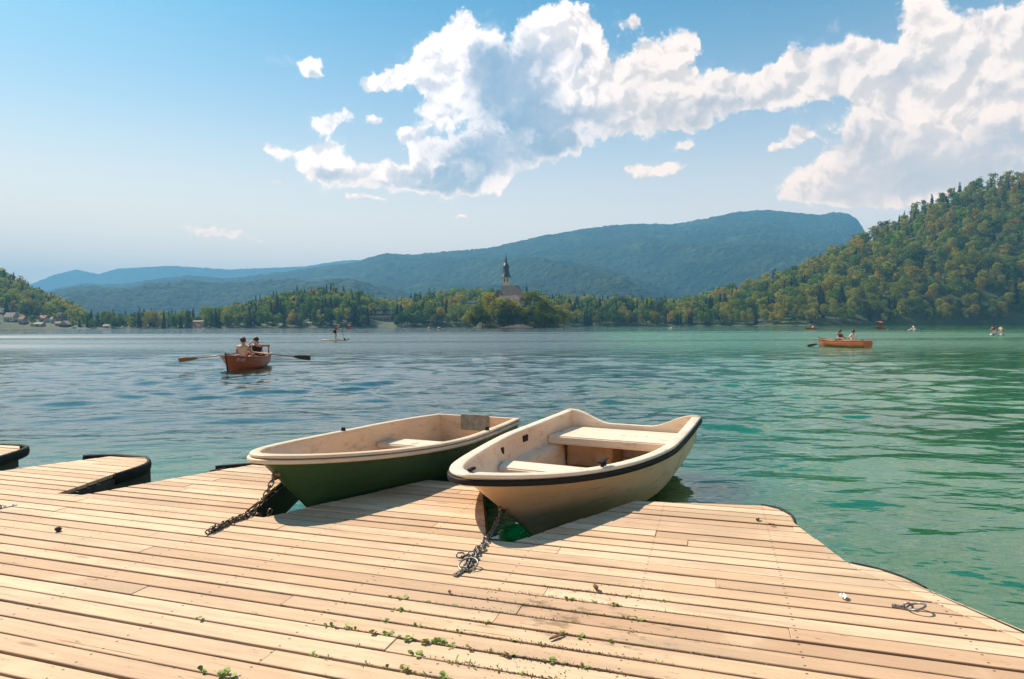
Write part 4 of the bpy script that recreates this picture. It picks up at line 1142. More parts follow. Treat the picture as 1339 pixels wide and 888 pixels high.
# landing below the church
ls = empty('landing_steps', (W2(676, IY-27), IY-27, 0), 'pale stone landing and low steps at the foot of the island', 'landing')
for i in range(4):
    bm = bmesh.new(); w = 11-i*2.0; box_bm(bm, -w+i*1.2, w, i*1.6, i*1.6+2.2, -.5, .55+i*.55); obj('step', bm, M_stone, ls)
# mainland buildings
e = house(499, 722, 27.5, 10, 15, .8, M_cream, M_roofdk, 'pale yellow flat-roofed mansion with rows of windows among trees', 8, 3, name='mansion', z=land_h(499, 722)-1.2, door=False)
bm = bmesh.new(); box_bm(bm, -9, 12, -4, -.01, 0, 5.2); obj('terrace', bm, M_tan, e)
for i in range(7):
    bm = bmesh.new(); box_bm(bm, -8+i*2.9, -6.4+i*2.9, -4.1, -3.95, .8, 4.2); obj('arch', bm, M_glassdk, e)
e = house(617.5, 742, 11.5, 8, 5.4, .3, M_white2, M_white2, 'white flat-roofed villa half hidden in trees left of the island', 5, 1, name='villa', z=at(617.5, 400, 742).z, door=False)
bm = bmesh.new(); box_bm(bm, -5, 5, .5, 7, -12, .01); obj('foundation', bm, M_white2, e)
house(11, 672, 10, 9, 4.5, 5, M_plaster, M_rooftan, 'large pale-roofed house at the left edge of the lake', 3, 1, 0)
house(27, 668, 5, 7, 4.5, 3.4, M_tan, M_roofred, 'narrow ochre house beside the large pale-roofed one', 2)
house(49, 662, 9, 6, 2.6, 1.8, M_tan, M_rooftan, 'low tan lakeside hut between shrubs on the left shore', 3)
house(55, 684, 6.5, 7, 4.2, 2.8, M_plaster, M_roofred, 'red-roofed house on the slope above the low tan hut', 2)
house(69, 682, 6, 7, 4.6, 2.8, M_plaster, M_roofpk, 'pink-roofed house left of the dark barn', 2)
house(75, 668, 5, 5, 3.0, 1.8, M_tan, M_roofred, 'small rust-roofed hut in front of the dark barn', 2)
house(83, 664, 9.5, 8, 2.6, 4.2, M_timber, M_rooftan, 'dark timber barn with a pale sloping roof', 1, 1, 1, name='barn')
house(77, 716, 6.0, 7, 6.5, 1.6, M_tan, M_roofdk, 'tan house highest on the left-hand slope', 2)
house(140, 660, 9, 6, 2.6, 2.0, M_white2, M_roofpk, 'white hut with pinkish roof on the flat shore', 3)
house(257, 668, 14, 9, 6.5, 1.0, M_tan, M_rooftan, 'broad tan building behind the small boathouse', 0, 1, door=False)
house(256, 656, 5.5, 5, 2.2, 2.6, M_white2, M_roofred, 'small boathouse with a red gable and open dark door', 1, 1, 1, name='boathouse')
house(402, 664, 10, 5, 2.6, 1.0, M_cream, M_rooftan, 'pale low shed on the shore left of the mansion', 3)
# ------------------------------------------------------------------ people
M_skin = mat('bare skin', (.50, .27, .17), .5, .08, 8)  # light brown skin tone shared by all figures
M_hairbr = mat('brown hair', (.075, .035, .018), .6, .3, 30)
M_hairdk = mat('dark brown hair', (.03, .016, .010), .6, .3, 30)
M_hairbl = mat('fair hair', (.34, .24, .12), .6, .2, 30)
def cloth(n, c): return mat(n, c, .85, .12, 14)
M_cshirt = cloth('cream shirt', (.52, .40, .28)); M_dtop = cloth('black top', (.012, .011, .013)); M_wshirt = cloth('white shirt', (.72, .66, .58)); M_btop = cloth('brown top', (.12, .05, .035))
M_rtop = cloth('dark red top', (.16, .035, .022)); M_shorts = cloth('black shorts', (.012, .012, .013)); M_trous = cloth('grey trousers', (.16, .15, .15)); M_orange = cloth('orange cloth', (.62, .16, .04))
def skin_mesh(verts, edges, rad, name, m, parent, levels=1):
    me = bpy.data.meshes.new(name); me.from_pydata([tuple(v) for v in verts], edges, [])
    o = bpy.data.objects.new(name, me); COL.objects.link(o)
    md = o.modifiers.new('skin', 'SKIN'); md.use_smooth_shade = True
    for i, r in enumerate(rad): me.skin_vertices[0].data[i].radius = (r, r)
    me.skin_vertices[0].data[0].use_root = True
    sb = o.modifiers.new('sub', 'SUBSURF'); sb.levels = levels; sb.render_levels = levels
    dg = bpy.context.evaluated_depsgraph_get(); dg.update()
    ne = bpy.data.meshes.new_from_object(o.evaluated_get(dg)); ne.name = name
    o.modifiers.clear(); o.data = ne; ne.materials.clear(); ne.materials.append(m); o.parent = parent
    ne.polygons.foreach_set('use_smooth', [True]*len(ne.polygons))
    return o
V3 = Vector
def person(loc, rz, label, pose, top, bottom, hair, sleeves=.5, group=None, lean=0, longhair=False, s=1.0):
    """local +x is where the person faces, z = 0 is seat or foot level"""
    e = empty('person', loc, label, 'person', group, rz); e.scale = (s, s, s)
    J = dict(pose)
    names = ['pelvis', 'spine', 'chest', 'neck', 'chin', 'skull']
    Rd = dict(pelvis=.125, spine=.115, chest=.13, neck=.05, chin=.075, skull=.088, sho=.060, elb=.042, wri=.030, palm=.034, hip=.085, kne=.058, ank=.040, toe=.036)
    vs = [J[n] for n in names]; rd = [Rd[n] for n in names]; ed = [(i, i+1) for i in range(5)]; ix = {n: i for i, n in enumerate(names)}
    def add(p, r, par):
        vs.append(V3(p)); rd.append(r); ed.append((par, len(vs)-1)); return len(vs)-1
    arms = []; legs = []
    for sd_ in ('L', 'R'):
        a = add(J['sho'+sd_], Rd['sho'], ix['chest']); b = add(J['elb'+sd_], Rd['elb'], a); c = add(J['wri'+sd_], Rd['wri'], b)
        d = (V3(J['wri'+sd_])-V3(J['elb'+sd_])).normalized(); pl = add(V3(J['wri'+sd_])+d*.07, Rd['palm'], c)
        side = d.cross(V3((0, 0, 1))); side = side.normalized() if side.length > .1 else V3((0, 1, 0))
        for kf, ln in ((-1.5, .07), (-.5, .085), (.5, .08), (1.5, .06)):
            q = add(vs[pl]+d*.035+side*kf*.017, .010, pl); q = add(vs[q]+d*ln*.55+V3((0, 0, -.012)), .009, q); add(vs[q]+d*ln*.3+V3((0, 0, -.025)), .008, q)
        q = add(vs[c]+d*.03+side*.04, .012, c); add(vs[q]+d*.04+side*.02, .010, q)
        arms.append((a, b, c))
        h_ = add(J['hip'+sd_], Rd['hip'], 0); k = add(J['kne'+sd_], Rd['kne'], h_); n = add(J['ank'+sd_], Rd['ank'], k); add(J['toe'+sd_], Rd['toe'], n); legs.append((h_, k, n))
    f = (V3(J['skull'])-V3(J['chin'])).normalized(); 
    body = skin_mesh(vs, ed, rd, 'body', M_skin, e)
    # nose and ears belong to the body mesh
    bm = bmesh.new(); bm.from_mesh(body.data)
    hc = (V3(J['skull'])+V3(J['chin']))/2; fwd = V3(J.get('face', (1, 0, 0))).normalized(); lf = f.cross(fwd).normalized()
    bmesh.ops.create_icosphere(bm, subdivisions=1, radius=.018, matrix=Matrix.Translation(hc+fwd*.092-f*.01))
    for q in (-1, 1): bmesh.ops.create_icosphere(bm, subdivisions=1, radius=.022, matrix=Matrix.Translation(hc+lf*q*.088))
    bm.to_mesh(body.data); bm.free()
    # clothing
    L_ = lambda a, b, t: V3(vs[a]).lerp(V3(vs[b]), t)
    cv = [V3(J['pelvis'])+V3((0, 0, .02)), J['spine'], J['chest'], V3(J['chest']).lerp(V3(J['neck']), .55)]; cr = [.138, .130, .146, .085]; ce = [(0, 1), (1, 2), (2, 3)]
    for a, b, c in arms:
        cv.append(vs[a]); cr.append(.073); ce.append((2, len(cv)-1)); cv.append(L_(a, b, sleeves)); cr.append(.062); ce.append((len(cv)-2, len(cv)-1))
    skin_mesh(cv, ce, cr, 'shirt', top, e)
    cv = [V3(J['pelvis'])+V3((0, 0, -.02))]; cr = [.140]; ce = []
    for h_, k, n in legs:
        cv.append(vs[h_]); cr.append(.098); ce.append((0, len(cv)-1)); cv.append(L_(h_, k, .75)); cr.append(.08); ce.append((len(cv)-2, len(cv)-1))
    skin_mesh(cv, ce, cr, 'trousers', bottom, e)
    bm = bmesh.new(); bmesh.ops.create_icosphere(bm, subdivisions=2, radius=.108, matrix=Matrix.Translation(V3(J['skull'])-fwd*.022+f*.022))
    if longhair: bmesh.ops.create_icosphere(bm, subdivisions=2, radius=.085, matrix=Matrix.Translation(V3(J['chin'])-fwd*.06-f*.03) @ Matrix.Scale(1.4, 4, (0, 0, 1)))
    obj('hair', bm, hair, e, True)
    return e
def seated(reach=.45, hz=.30, raise_=0, lean=0):
    J = dict(pelvis=V3((0, 0, .10)), spine=V3((lean*.3, 0, .30)), chest=V3((lean*.7, 0, .47)), neck=V3((lean, 0, .60)), chin=V3((lean+.03, 0, .68)), skull=V3((lean+.02, 0, .77)))
    for s_, q in (('L', 1), ('R', -1)):
        J['sho'+s_] = V3((lean*.75, q*.185, .53)); J['elb'+s_] = V3((lean+.13+raise_*.1, q*.27, .32+raise_*.2)); J['wri'+s_] = V3((lean+reach, q*.22, hz)) if not raise_ else V3((lean+.20, q*.10, .66))
        J['hip'+s_] = V3((.02, q*.09, .06)); J['kne'+s_] = V3((.43, q*.12, .14)); J['ank'+s_] = V3((.50, q*.12, -.20)); J['toe'+s_] = V3((.62, q*.13, -.23))
    return J
# ------------------------------------------------------------------ wooden rowing boats
def varnish(name, c):
    m = gel_mat(name, c, tuple(x*.35 for x in c), .5, .28, 2.2); return m
M_varn = varnish('varnished red-brown planking', (.56, .135, .05)); M_varnin = varnish('varnished boat interior', (.42, .16, .075)); M_stemdk = mat('dark stem timber', (.035, .022, .016), .5, .3, 9); M_oarw = varnish('varnished oar', (.42, .20, .08)); M_letter = mat('white lettering', (.75, .72, .66), .6, .05)
def wooden(tip, aim, label, L=4.2, letters=None, chair=True):
    hw = Hull(L, .64, sheer_fn(.57, .40, .48, 1.8, 2.5), lambda t: -.14+.05*t+.08*(1-t)**6, .22, .75, .52, .62, 1.9, .5, rows=18, step=6)
    b = empty('wooden_rowing_boat', (0, 0, 0), label, 'rowing boat'); place(b, tip, aim)
    obj('hull', hw.shell(), M_varn, b); obj('transom', hw.transom(lambda v: hw.sheer(1)-.06*v*v, .03), M_varn, b)
    obj('gunwale', hw.sweep(rnd_prof(-.035, .02, -.02, .02, .008)), M_varnin, b, True)
    obj('inner_floor', hw.liner(.0, None, .02, .30, n=18), M_varnin, b, True)
    bm = bmesh.new(); z0, z1 = hw.pt(0, .05).z, hw.sheer(0)+.09
    for i in range(6):
        za, zb_ = lerp(z0, z1, i/6), lerp(z0, z1, (i+1)/6); xa, xb = hw.pt(0, i/6).x, hw.pt(0, min(1, (i+1)/6)).x
        v = [bm.verts.new(c) for c in ((xa-.035, -.022, za), (xa-.035, .022, za), (xa+.05, .022, za), (xa+.05, -.022, za), (xb-.035, -.022, zb_), (xb-.035, .022, zb_), (xb+.05, .022, zb_), (xb+.05, -.022, zb_))]
        for f in ((0, 3, 2, 1), (4, 5, 6, 7), (0, 1, 5, 4), (1, 2, 6, 5), (2, 3, 7, 6), (3, 0, 4, 7)): bm.faces.new([v[k] for k in f])
    obj('stem_post', bm, M_stemdk, b)
    for x in (1.0, 1.9, 3.35): obj('thwart', hw.plank(x, x+.27, .27, .04, .03), M_varnin, b)
    if chair:
        bm = bmesh.new(); w = .42
        box_bm(bm, 3.86, 3.90, -w, w, .74, .82); 
        for y in (-.40, -.14, .12, .37): box_bm(bm, 3.865, 3.895, y, y+.05, .30, .745)
        obj('backrest', bm, M_varn, b)
    for sd_ in (-1, 1):
        p = hw.pt(hw.tz(2.25, .42), 1, sd_); bm = bmesh.new(); box_bm(bm, p.x-.05, p.x+.05, p.y-.02, p.y+.02, p.z+.015, p.z+.05); bmesh.ops.create_cone(bm, cap_ends=True, segments=8, radius1=.012, radius2=.012, depth=.10, matrix=Matrix.Translation((p.x+.03, p.y, p.z+.09))); bmesh.ops.create_cone(bm, cap_ends=True, segments=8, radius1=.012, radius2=.012, depth=.10, matrix=Matrix.Translation((p.x-.03, p.y, p.z+.09)))
        obj('rowlock', bm, M_black, b)
    if letters:
        cu = bpy.data.curves.new('letters', 'FONT'); cu.body = letters; cu.size = .15; cu.extrude = .001
        o = bpy.data.objects.new('letters', cu); COL.objects.link(o)
        dg = bpy.context.evaluated_depsgraph_get(); dg.update(); me = bpy.data.meshes.new_from_object(o.evaluated_get(dg)); bpy.data.objects.remove(o)
        for v in me.vertices:      # wrap onto the starboard bow
            x = .42+v.co.x; z = .36+v.co.y-.10*v.co.x; y = hw.width_at(x, z, -.012); v.co = Vector((x, -y-v.co.z, z))
        obj_me('registration_letters', me, M_letter, b)
    return b, hw
def on_boat(b, x, y, z): return Matrix.Translation(b.location) @ Matrix.Rotation(b.rotation_euler.z, 4, 'Z') @ Vector((x, y, z))
def oar(a, b, label, blade_turn=.2):
    e = empty('oar', a, label, 'oar'); d = (b-a); L = d.length
    e.rotation_euler = d.to_track_quat('X', 'Z').to_euler()
    bm = bmesh.new(); bmesh.ops.create_cone(bm, cap_ends=True, segments=8, radius1=.026, radius2=.022, depth=L-.62, matrix=Matrix.Translation(((L-.62)/2, 0, 0)) @ Matrix.Rotation(math.pi/2, 4, 'Y')); obj('shaft', bm, M_oarw, e, True)
    bm = bmesh.new(); pr = [(L-.66, .024), (L-.5, .06), (L-.2, .085), (L-.02, .085), (L, .07)]
    t = [[bm.verts.new((x, y*w, z)) for y, z in ((-1, -.008), (1, -.008), (1, .008), (-1, .008))] for x, w in pr]
    for p, q in zip(t[:-1], t[1:]):
        for j in range(4): bm.faces.new((p[j], p[(j+1) % 4], q[(j+1) % 4], q[j]))
    bm.faces.new(t[0][::-1]); bm.faces.new(t[-1])
    for v in bm.verts: v.co = Matrix.Rotation(1.1+blade_turn, 3, 'X') @ v.co
    obj('blade', bm, M_stemdk if blade_turn > .5 else M_oarw, e)
    bm = bmesh.new(); bmesh.ops.create_cone(bm, cap_ends=True, segments=8, radius1=.02, radius2=.02, depth=.14, matrix=Matrix.Translation((-.07, 0, 0)) @ Matrix.Rotation(math.pi/2, 4, 'Y')); obj('grip', bm, M_oarw, e, True)
    return e
bt = P(297, 486.5, 0)
wb, whl = wooden(Vector((bt.x, bt.y-.1, 0)), Vector((bt.x-.42, bt.y+3.9, 0)), 'varnished red-brown clinker rowing boat with white letters on its bow', letters='BL-405')
rz = wb.rotation_euler.z
person(on_boat(wb, 1.72, -.05, .28), rz, 'rower in cream shirt seen from behind in the clinker boat', seated(.5, .30, 0, .02), M_cshirt, M_trous, M_hairbr, .45)
person(on_boat(wb, 3.3, -.12, .26), rz+math.pi*.93, 'passenger in black sleeveless top holding hands up by the face', seated(.3, .3, 1, .12), M_dtop, M_shorts, M_hairdk, .12, longhair=True)
oar(on_boat(wb, 2.12, .20, .56), at(233.5, 471, wb.location.y+1.5), 'oar reaching out left over the water from the clinker boat', .1)
oar(on_boat(wb, 2.12, -.20, .60), at(406, 468.5, wb.location.y+2.0), 'dark-bladed oar reaching out right from the clinker boat', .6)
c = P(1101, 453.6, 0)
dv = Vector((.30, -.954, 0))
wb2, _ = wooden(c-dv*2.1, c+dv*2.1, 'reddish wooden rowing boat carrying two people on the right of the lake', chair=False)
r2 = wb2.rotation_euler.z
person(on_boat(wb2, 1.85, .02, .28), r2, 'long-haired rower in brown top in the right-hand wooden boat', seated(.42, .3, 0, .04), M_btop, M_trous, M_hairbr, .3, longhair=True)
person(on_boat(wb2, 3.0, .0, .28), r2+math.pi, 'passenger in white shirt in the right-hand wooden boat', seated(.35, .2, 0, -.03), M_wshirt, M_trous, M_hairbr, .7)
oar(on_boat(wb2, 2.25, -.20, .56), P(1056, 452.6, .05), 'dark oar trailing in the water left of the right-hand boat', .6)
# far rowing boat, copied
q = P(1059.5, 430.6, 0); wb3 = copy_tree(wb2); wb3.location = q-Vector((1.5, 0, 0)); wb3.rotation_euler.z = .35; wb3['label'] = 'distant dark wooden rowing boat with two people off the far shore'
for x, rr, mt in ((1.7, 0, 0), (2.9, math.pi, 1)):
    src = [o for o in COL.objects if o.name.startswith('person')][2+mt]; p_ = copy_tree(src); p_.location = on_boat(wb3, x, 0, .28); p_.rotation_euler.z = .35+rr
    p_['label'] = ['tiny person rowing the distant dark boat', 'tiny pale-shirted person riding in the distant dark boat'][mt]
# covered boats
def covered(px, py, w, label, rz, L=7.0):
    q = P(px, py, 0); hw = Hull(L, 1.0, sheer_fn(.75, .5, .6, 1.6, 2.5), lambda t: -.15, .5, .8, .5, .6, 1.9, .5, rows=6, cols=16)
    b = empty('covered_boat', q-Vector((math.cos(rz)*L/2, math.sin(rz)*L/2, 0)), label, 'covered boat', None, rz)
    obj('hull', hw.shell(), M_varn, b, True); obj('transom', hw.transom(lambda v: .6), M_varn, b)
    bm = bmesh.new(); rows = [[bm.verts.new((x, 1.0*math.cos(a), 1.75+.45*math.sin(a))) for a in lin(0, math.pi, 9)] for x in (1.2, L-1.4)]
    for j in range(8): bm.faces.new((rows[0][j], rows[0][j+1], rows[1][j+1], rows[1][j]))
    for x0, y0 in ((1.2, -1), (1.2, 1), (L-1.4, -1), (L-1.4, 1)): pass
    r = bmesh.ops.extrude_face_region(bm, geom=bm.faces[:]); bmesh.ops.translate(bm, verts=[v for v in r['geom'] if isinstance(v, bmesh.types.BMVert)], vec=(0, 0, .04)); bmesh.ops.recalc_face_normals(bm, faces=bm.faces[:])
    obj('canopy', bm, M_orange, b, True)
    for x0, y0 in ((1.3, -.9), (1.3, .9), (L-1.5, -.9), (L-1.5, .9)):
        bm = bmesh.new(); box_bm(bm, x0-.03, x0+.03, y0-.03, y0+.03, .4, 1.86); obj('post', bm, M_black, b)
    return b
covered(457, 430.3, 8, 'small boat under a bright orange canopy behind the paddler', .5, 4.2)
covered(1150, 430.0, 16, 'long boat under an orange canopy near the right-hand shore', .35, 4.2)
M_plw = mat('white boat plastic', (.40, .37, .34), .5, .06, 4)
def pedal(px, py, label, rz, s=1.0):
    q = P(px, py, 0); b = empty('pedal_boat', q, label, 'pedal boat', None, rz); b.scale = (s, s, s)
    for y in (-.5, .5):
        bm = bmesh.new(); box_bm(bm, -1.3, 1.3, y-.22, y+.22, -.12, .22); bmesh.ops.bevel(bm, geom=bm.edges[:], offset=.1, segments=2, affect='EDGES'); obj('float', bm, M_plw, b, True)
    bm = bmesh.new(); box_bm(bm, -1.0, .9, -.62, .62, .20, .30); obj('deck', bm, M_plw, b)
    for y in (-.32, .32):
        bm = bmesh.new(); box_bm(bm, -.45, .05, y-.24, y+.24, .301, .42); box_bm(bm, -.55, -.45, y-.24, y+.24, .301, .62); obj('seat', bm, M_plw, b)
    bm = bmesh.new(); box_bm(bm, .35, .75, -.25, .25, .301, .45); bmesh.ops.bevel(bm, geom=bm.edges[:], offset=.06, segments=2, affect='EDGES'); obj('pedal_housing', bm, M_plw, b)
    return b
pb = pedal(1304, 438.4, 'white pedal boat with two people at the far right', R(50))
pp = [o for o in COL.objects if o.name.startswith('person')]
for y, lab, i in ((.32, 'dark-haired person on the left seat of the white pedal boat', 2), (-.32, 'pale-topped person on the right seat of the white pedal boat', 3)):
    p_ = copy_tree(pp[i]); p_.location = on_boat(pb, -.2+y*.5, y*1.3, .42); p_.rotation_euler.z = R(50); p_['label'] = lab
pb2 = pedal(1195, 432.3, 'distant white pedal boat with one person near the right shore', R(35))
p_ = copy_tree(pp[3]); p_.location = on_boat(pb2, -.2, 0, .42); p_.rotation_euler.z = .1; p_['label'] = 'tiny person sitting on the distant white pedal boat'
pedal(879, 429.9, 'tiny empty white boat off the wooded shore right of the island', .3, 1.0)
# buoys
M_buoy = mat('orange buoy', (.55, .25, .08), .5, .1, 3)
for px, py, lab in ((574, 429.9, 'small orange float by the shore left of the island'), (561, 429.7, 'paler of two small floats by the shore left of the island')):
    q = P(px, py, 0); bm = bmesh.new(); bmesh.ops.create_uvsphere(bm, u_segments=12, v_segments=8, radius=.8, matrix=Matrix.Translation((0, 0, .4)) @ Matrix.Scale(.6, 4, (0, 0, 1)))
    tag(obj('buoy', bm, M_buoy, None, True, q), lab, 'buoy')
# ------------------------------------------------------------------ the paddler
q = P(439, 445.3, 0); ML = 3.05
M_boardtop = mat('tan paddleboard', (.55, .36, .20), .5, .1, 3, stain=(.12, .05, .03), stain_amt=.7, stain_scale=1.2)
pbd = empty('paddleboard', q, 'tan stand-up paddleboard with dark ends on the bright water', 'paddleboard')
bm = bmesh.new(); rows = []
for i in range(25):
    t = i/24; x = lerp(-ML/2, ML/2, t); w = .38*max(.02, 1-abs(2*t-1)**2.6)**.6; lift = .09*sstep(.75, 1, t)+.02*sstep(.2, 0, t)
    rows.append([bm.verts.new((x, y*w, z+lift)) for y, z in ((-.8, .0), (.8, .0), (1, .05), (.85, .10), (-.85, .10), (-1, .05))])
for a, b in zip(rows[:-1], rows[1:]):
    for j in range(6): bm.faces.new((a[j], a[(j+1) % 6], b[(j+1) % 6], b[j]))
bm.faces.new(rows[0][::-1]); bm.faces.new(rows[-1])
bmesh.ops.recalc_face_normals(bm, faces=bm.faces[:])
obj('board', bm, M_boardtop, pbd, True)
bm = bmesh.new(); box_bm(bm, -.55, .55, -.28, .28, .1005, .108); obj('deck_pad', bm, M_trous, pbd)
bm = bmesh.new(); v = [bm.verts.new(c) for c in ((-1.35, -.008, 0), (-1.1, -.008, 0), (-1.3, -.008, -.2), (-1.35, .008, 0), (-1.1, .008, 0), (-1.3, .008, -.2))]
for f in ((0, 2, 1), (3, 4, 5), (0, 1, 4, 3), (1, 2, 5, 4), (2, 0, 3, 5)): bm.faces.new([v[i] for i in f])
obj('fin', bm, M_black, pbd)
st = dict(pelvis=V3((-.10, 0, .93)), spine=V3((.00, 0, 1.10)), chest=V3((.15, 0, 1.27)), neck=V3((.27, 0, 1.36)), chin=V3((.35, 0, 1.40)), skull=V3((.41, 0, 1.47)), face=(.85, 0, -.5))
for s_, yy in (('L', 1), ('R', -1)):
    st['sho'+s_] = V3((.19, yy*.18, 1.30)); st['hip'+s_] = V3((-.09, yy*.09, .88)); st['kne'+s_] = V3((.04, yy*.12, .50)); st['ank'+s_] = V3((-.03, yy*.13, .08)); st['toe'+s_] = V3((.13, yy*.14, .035))
st['elbL'] = V3((.42, .20, 1.14)); st['wriL'] = V3((.60, .05, 1.12)); st['elbR'] = V3((.40, -.22, 1.02)); st['wriR'] = V3((.66, -.14, .84))
person(q+Vector((0, 0, .105)), 0, 'paddler in dark red top and black shorts bending forward', st, M_rtop, M_shorts, M_hairbl, .15)
e = empty('paddle', q+Vector((.62, -.05, 1.32)), 'dark paddle held by the person on the paddleboard', 'paddle')
a = Vector((.0, 0, 0)); b = Vector((.40, -.32, -1.05)); d = b-a; e.rotation_euler = d.to_track_quat('X', 'Z').to_euler(); L = d.length
bm = bmesh.new(); bmesh.ops.create_cone(bm, cap_ends=True, segments=8, radius1=.017, radius2=.017, depth=L, matrix=Matrix.Translation((L/2, 0, 0)) @ Matrix.Rotation(math.pi/2, 4, 'Y')); obj('shaft', bm, M_black, e, True)
bm = bmesh.new(); box_bm(bm, L, L+.42, -.09, .09, -.008, .008); bmesh.ops.bevel(bm, geom=[x for x in bm.edges], offset=.006, segments=1, affect='EDGES'); obj('blade', bm, M_black, e)
# ------------------------------------------------------------------ small things on the deck
M_wleaf = mat('fresh weed leaf', (.17, .23, .025), .6, .45, 60); M_wleaf2 = mat('yellowed weed leaf', (.27, .22, .05), .6, .3, 60)
M_dry = mat('dry brown leaf', (.14, .065, .03), .8, .3, 40); M_soil = mat('soil', (.06, .035, .022), .95, .4, 60)
def snap(px, py):
    v = P(px, py, DZ); p = Vector((v.x, v.y)); k = round((N.dot(p)-n0)/BW); p += N*(n0+k*BW-N.dot(p)); return Vector((p.x, p.y, DZ))
wr = random.Random(9)
def weed_bm(n, size, upright, broad):
    bm = bmesh.new()
    for i in range(n):
        a = wr.uniform(0, 6.28); el = wr.uniform(.25, .8)+upright; ln = size*.72*wr.uniform(.6, 1.1); w = ln*(wr.uniform(.34, .5) if broad else .13)
        b0 = Vector((wr.uniform(-1, 1)*size*.35, wr.uniform(-1, 1)*size*.12, -.006)); d = Vector((math.cos(a)*math.cos(el), math.sin(a)*math.cos(el), math.sin(el))); s_ = Vector((-math.sin(a), math.cos(a), 0))
        st_ = b0+d*ln*.45
        m0 = st_+d*ln*.3+Vector((0, 0, .1*ln)); m1 = st_+d*ln*.62
        v = [bm.verts.new(c) for c in (b0, b0+s_*.0022, st_+s_*.0015, st_)]; bm.faces.new(v)
        q = [bm.verts.new(c) for c in (st_, m0+s_*w, m1+s_*w*.8, st_+d*ln*.85-Vector((0, 0, .05*ln)), m1-s_*w*.8, m0-s_*w)]; bm.faces.new(q)
    return bm
WEEDS = [(272, 804, 4, .030, .1, 1), (311, 806, 3, .02, 0, 0), (443, 814, 4, .042, .35, 1), (456, 818, 3, .036, .3, 1), (467, 822, 3, .030, .3, 1), (512, 825, 9, .034, .1, 1), (540, 830, 8, .036, .1, 1), (559, 832, 9, .036, .15, 1),
         (577, 837, 8, .040, .2, 1), (597, 839, 6, .030, 0, 1), (478, 836, 5, .036, .3, 1), (551, 851, 6, .036, .3, 1), (417, 852, 4, .026, .1, 1), (437, 856, 7, .026, 0, 0), (531, 873, 7, .036, .2, 1), (639, 811, 7, .028, .1, 1),
         (667, 849, 7, .036, .2, 1), (684, 834, 4, .026, .3, 0), (738, 824, 6, .030, .1, 1), (762, 828, 6, .028, .1, 1), (800, 831, 3, .024, .4, 1), (747, 780, 8, .030, .2, 1), (779, 783, 7, .028, .1, 0), (805, 787, 9, .030, .1, 1), (820, 774, 5, .026, .1, 1),
         (842, 778, 6, .026, 0, 0), (866, 782, 6, .024, 0, 1), (822, 804, 5, .028, .1, 1), (656, 869, 7, .034, .2, 0), (604, 858, 3, .040, .7, 0), (700, 851, 6, .032, .4, 0), (722, 860, 6, .028, .1, 1), (764, 867, 6, .026, .1, 1), (531, 778, 6, .034, .1, 1), (533, 793, 5, .034, .1, 1), (565, 784, 5, .026, .1, 1),
         (730, 882, 6, .03, .3, 0), (295, 883, 9, .044, .1, 1), (272, 874, 5, .030, .3, 1), (610, 878, 9, .034, .1, 0), (585, 882, 8, .034, .1, 1), (480, 868, 6, .03, .1, 0), (70, 786, 3, .02, 0, 1), (100, 843, 3, .018, 0, 0)]
wq = random.Random(21)
for _ in range(34):
    WEEDS.append((wq.gauss(590, 95), wq.uniform(780, 884), wq.choice([3, 4, 5]), wq.uniform(.016, .028), wq.uniform(0, .3), wq.random() < .6))
WEEDS = [w for w in WEEDS if w[0] > 0]
def wplace(px, py):
    a = 'near the chain\'s ring' if py < 800 and px < 620 else 'in the front left gaps' if px < 400 else 'in the soil-filled gap on the right' if px > 690 and py < 812 else 'in the front middle gaps' if px < 620 else 'in the front right gaps'
    return a
for px, py, n, sz, up, br in WEEDS:
    p = snap(px, py); yl = wr.random() < .35
    kind_ = 'broad-leaved' if br else 'thin grassy'; col_ = 'yellowed' if yl else 'bright green'; size_ = 'clump' if n > 5 else 'sprig'
    lab = f'{col_} {kind_} weed {size_} {wplace(px, py)}'
    tag(obj('weed_sprig', weed_bm(n, sz, up, br), M_wleaf2 if yl else M_wleaf, None, False, p), lab, 'weed', lab.replace('weed '+size_, 'weed '+size_+'s'))
    COL.objects[-1].rotation_euler.z = math.atan2(U.y, U.x)
# moss and fine grass lining the gaps, soil crumbs
bm = bmesh.new()
for _ in range(2300):
    px = wr.gauss(700, 150); py = wr.uniform(768, 886)
    if not 400 < px < 1010 or wr.random() < .3: continue
    if mnoise.noise(Vector((px*.02, py*.09, 4))) < -.05: continue
    p = snap(px, py)+Vector((*(N*wr.gauss(0, .004)), -.004)); ln = wr.uniform(.006, .016); a = wr.uniform(0, 6.28)
    d = Vector((math.cos(a)*.7, math.sin(a)*.7, 1))*ln; s_ = Vector((-math.sin(a), math.cos(a), 0))*.0018
    bm.faces.new([bm.verts.new(c) for c in (p-s_, p+s_, p+d)])
tag(obj('grass', bm, M_wleaf2), 'fine dry grass and moss lining the gaps between the boards', 'grass', None, 'stuff')
bm = bmesh.new()
for _ in range(1500):
    cpx, cpy, sx, sy = wr.choice([(745, 775, 55, 6), (700, 852, 40, 12), (740, 862, 45, 10), (680, 805, 60, 14), (720, 872, 60, 12)])
    px = wr.gauss(cpx, sx); py = wr.gauss(cpy, sy)
    if py > 888: continue
    p = P(px, py, DZ+.001) if wr.random() < .12 else snap(px, py)+Vector((*(N*wr.gauss(0, .008)), .001)); r = wr.uniform(.0010, .0030)
    bmesh.ops.create_icosphere(bm, subdivisions=0 if False else 1, radius=r, matrix=Matrix.Translation(p) @ Matrix.Scale(.5, 4, (0, 0, 1)))
tag(obj('soil', bm, M_soil), 'dark soil crumbs scattered round the weedy gaps', 'soil', None, 'stuff')
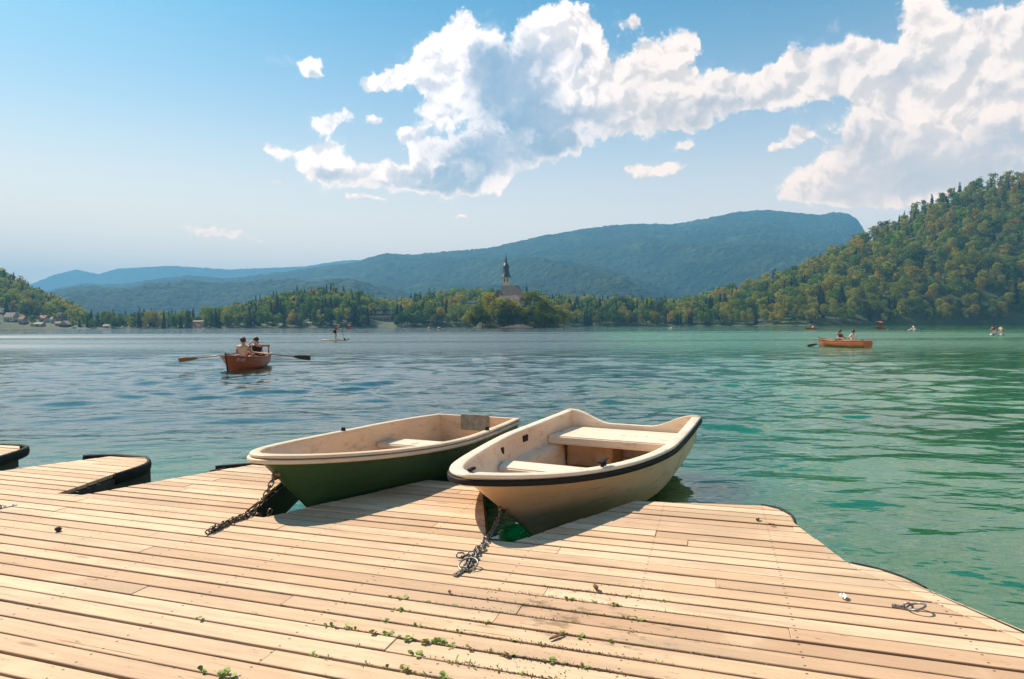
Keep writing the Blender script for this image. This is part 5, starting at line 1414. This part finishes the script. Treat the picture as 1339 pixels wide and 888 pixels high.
def dry_leaf(px, py, size, label, curl=.4, name='dry_leaf', m=None, asp=.55):
    p = P(px, py, DZ+.002); bm = bmesh.new(); n = 6; rows = []
    for i in range(n+1):
        t = i/n; w = size*asp*math.sin(math.pi*min(.97, max(.05, t)))**.8*.5; x = (t-.5)*size
        rows.append([bm.verts.new((x, y*w, curl*size*(y*y*.5+(t-.5)**2*.7)+.001)) for y in (-1, -.4, .3, 1)])
    for a, b in zip(rows[:-1], rows[1:]):
        for j in range(3): bm.faces.new((a[j], a[j+1], b[j+1], b[j]))
    r = bmesh.ops.extrude_face_region(bm, geom=bm.faces[:]); bmesh.ops.translate(bm, verts=[v for v in r['geom'] if isinstance(v, bmesh.types.BMVert)], vec=(0, 0, .0012)); bmesh.ops.recalc_face_normals(bm, faces=bm.faces[:])
    o = obj(name, bm, m or M_dry, None, True, p); o.rotation_euler.z = wr.uniform(0, 6); return tag(o, label, name.replace('_', ' '))
dry_leaf(779, 771, .045, 'curled brown leaf on the boards above the weedy gap', .6)
dry_leaf(588, 776, .030, 'small dark leaf scrap on a board below the ring', .5)
dry_leaf(991, 681, .040, 'brown leaf near the dock\'s far right corner, left of two', .5)
dry_leaf(1009, 687, .035, 'brown leaf near the dock\'s far right corner, right of two', .4)
dry_leaf(728, 834, .075, 'long dark bark sliver lying on the boards', .15, 'bark_piece', M_dry, .22)
dry_leaf(1103, 782, .050, 'crumpled white paper scrap on the right-hand boards', .35, 'paper_scrap', mat('white paper', (.8, .75, .68), .8, .05), .7)
bm = bmesh.new(); bmesh.ops.create_icosphere(bm, subdivisions=2, radius=.018)
for v in bm.verts: v.co *= 1+.25*mnoise.noise(v.co*70); v.co.z *= .8
tag(obj('pebble', bm, mat('dark pebble', (.035, .025, .02), .8, .3, 40), None, True, P(76, 692, DZ+.012)), 'dark round pebble alone on the left-hand boards', 'pebble')
# ------------------------------------------------------------------ haze
def haze(density=1.75e-4):
    bm = bmesh.new(); box_bm(bm, -9000, 9000, -340, 9700, -4.0, 880)
    m = bpy.data.materials.new('haze'); m.use_nodes = True; nt = NT(m.node_tree); nt.n.clear()
    out = nt.new('ShaderNodeOutputMaterial'); v = nt.new('ShaderNodeVolumePrincipled')
    v.inputs['Color'].default_value = (.22, .62, 1, 1); v.inputs['Density'].default_value = density; v.inputs['Anisotropy'].default_value = .0
    nt.l.new(v.outputs[0], out.inputs['Volume'])
    o = obj('haze', bm, m); o['kind'] = 'stuff'; return o
haze()
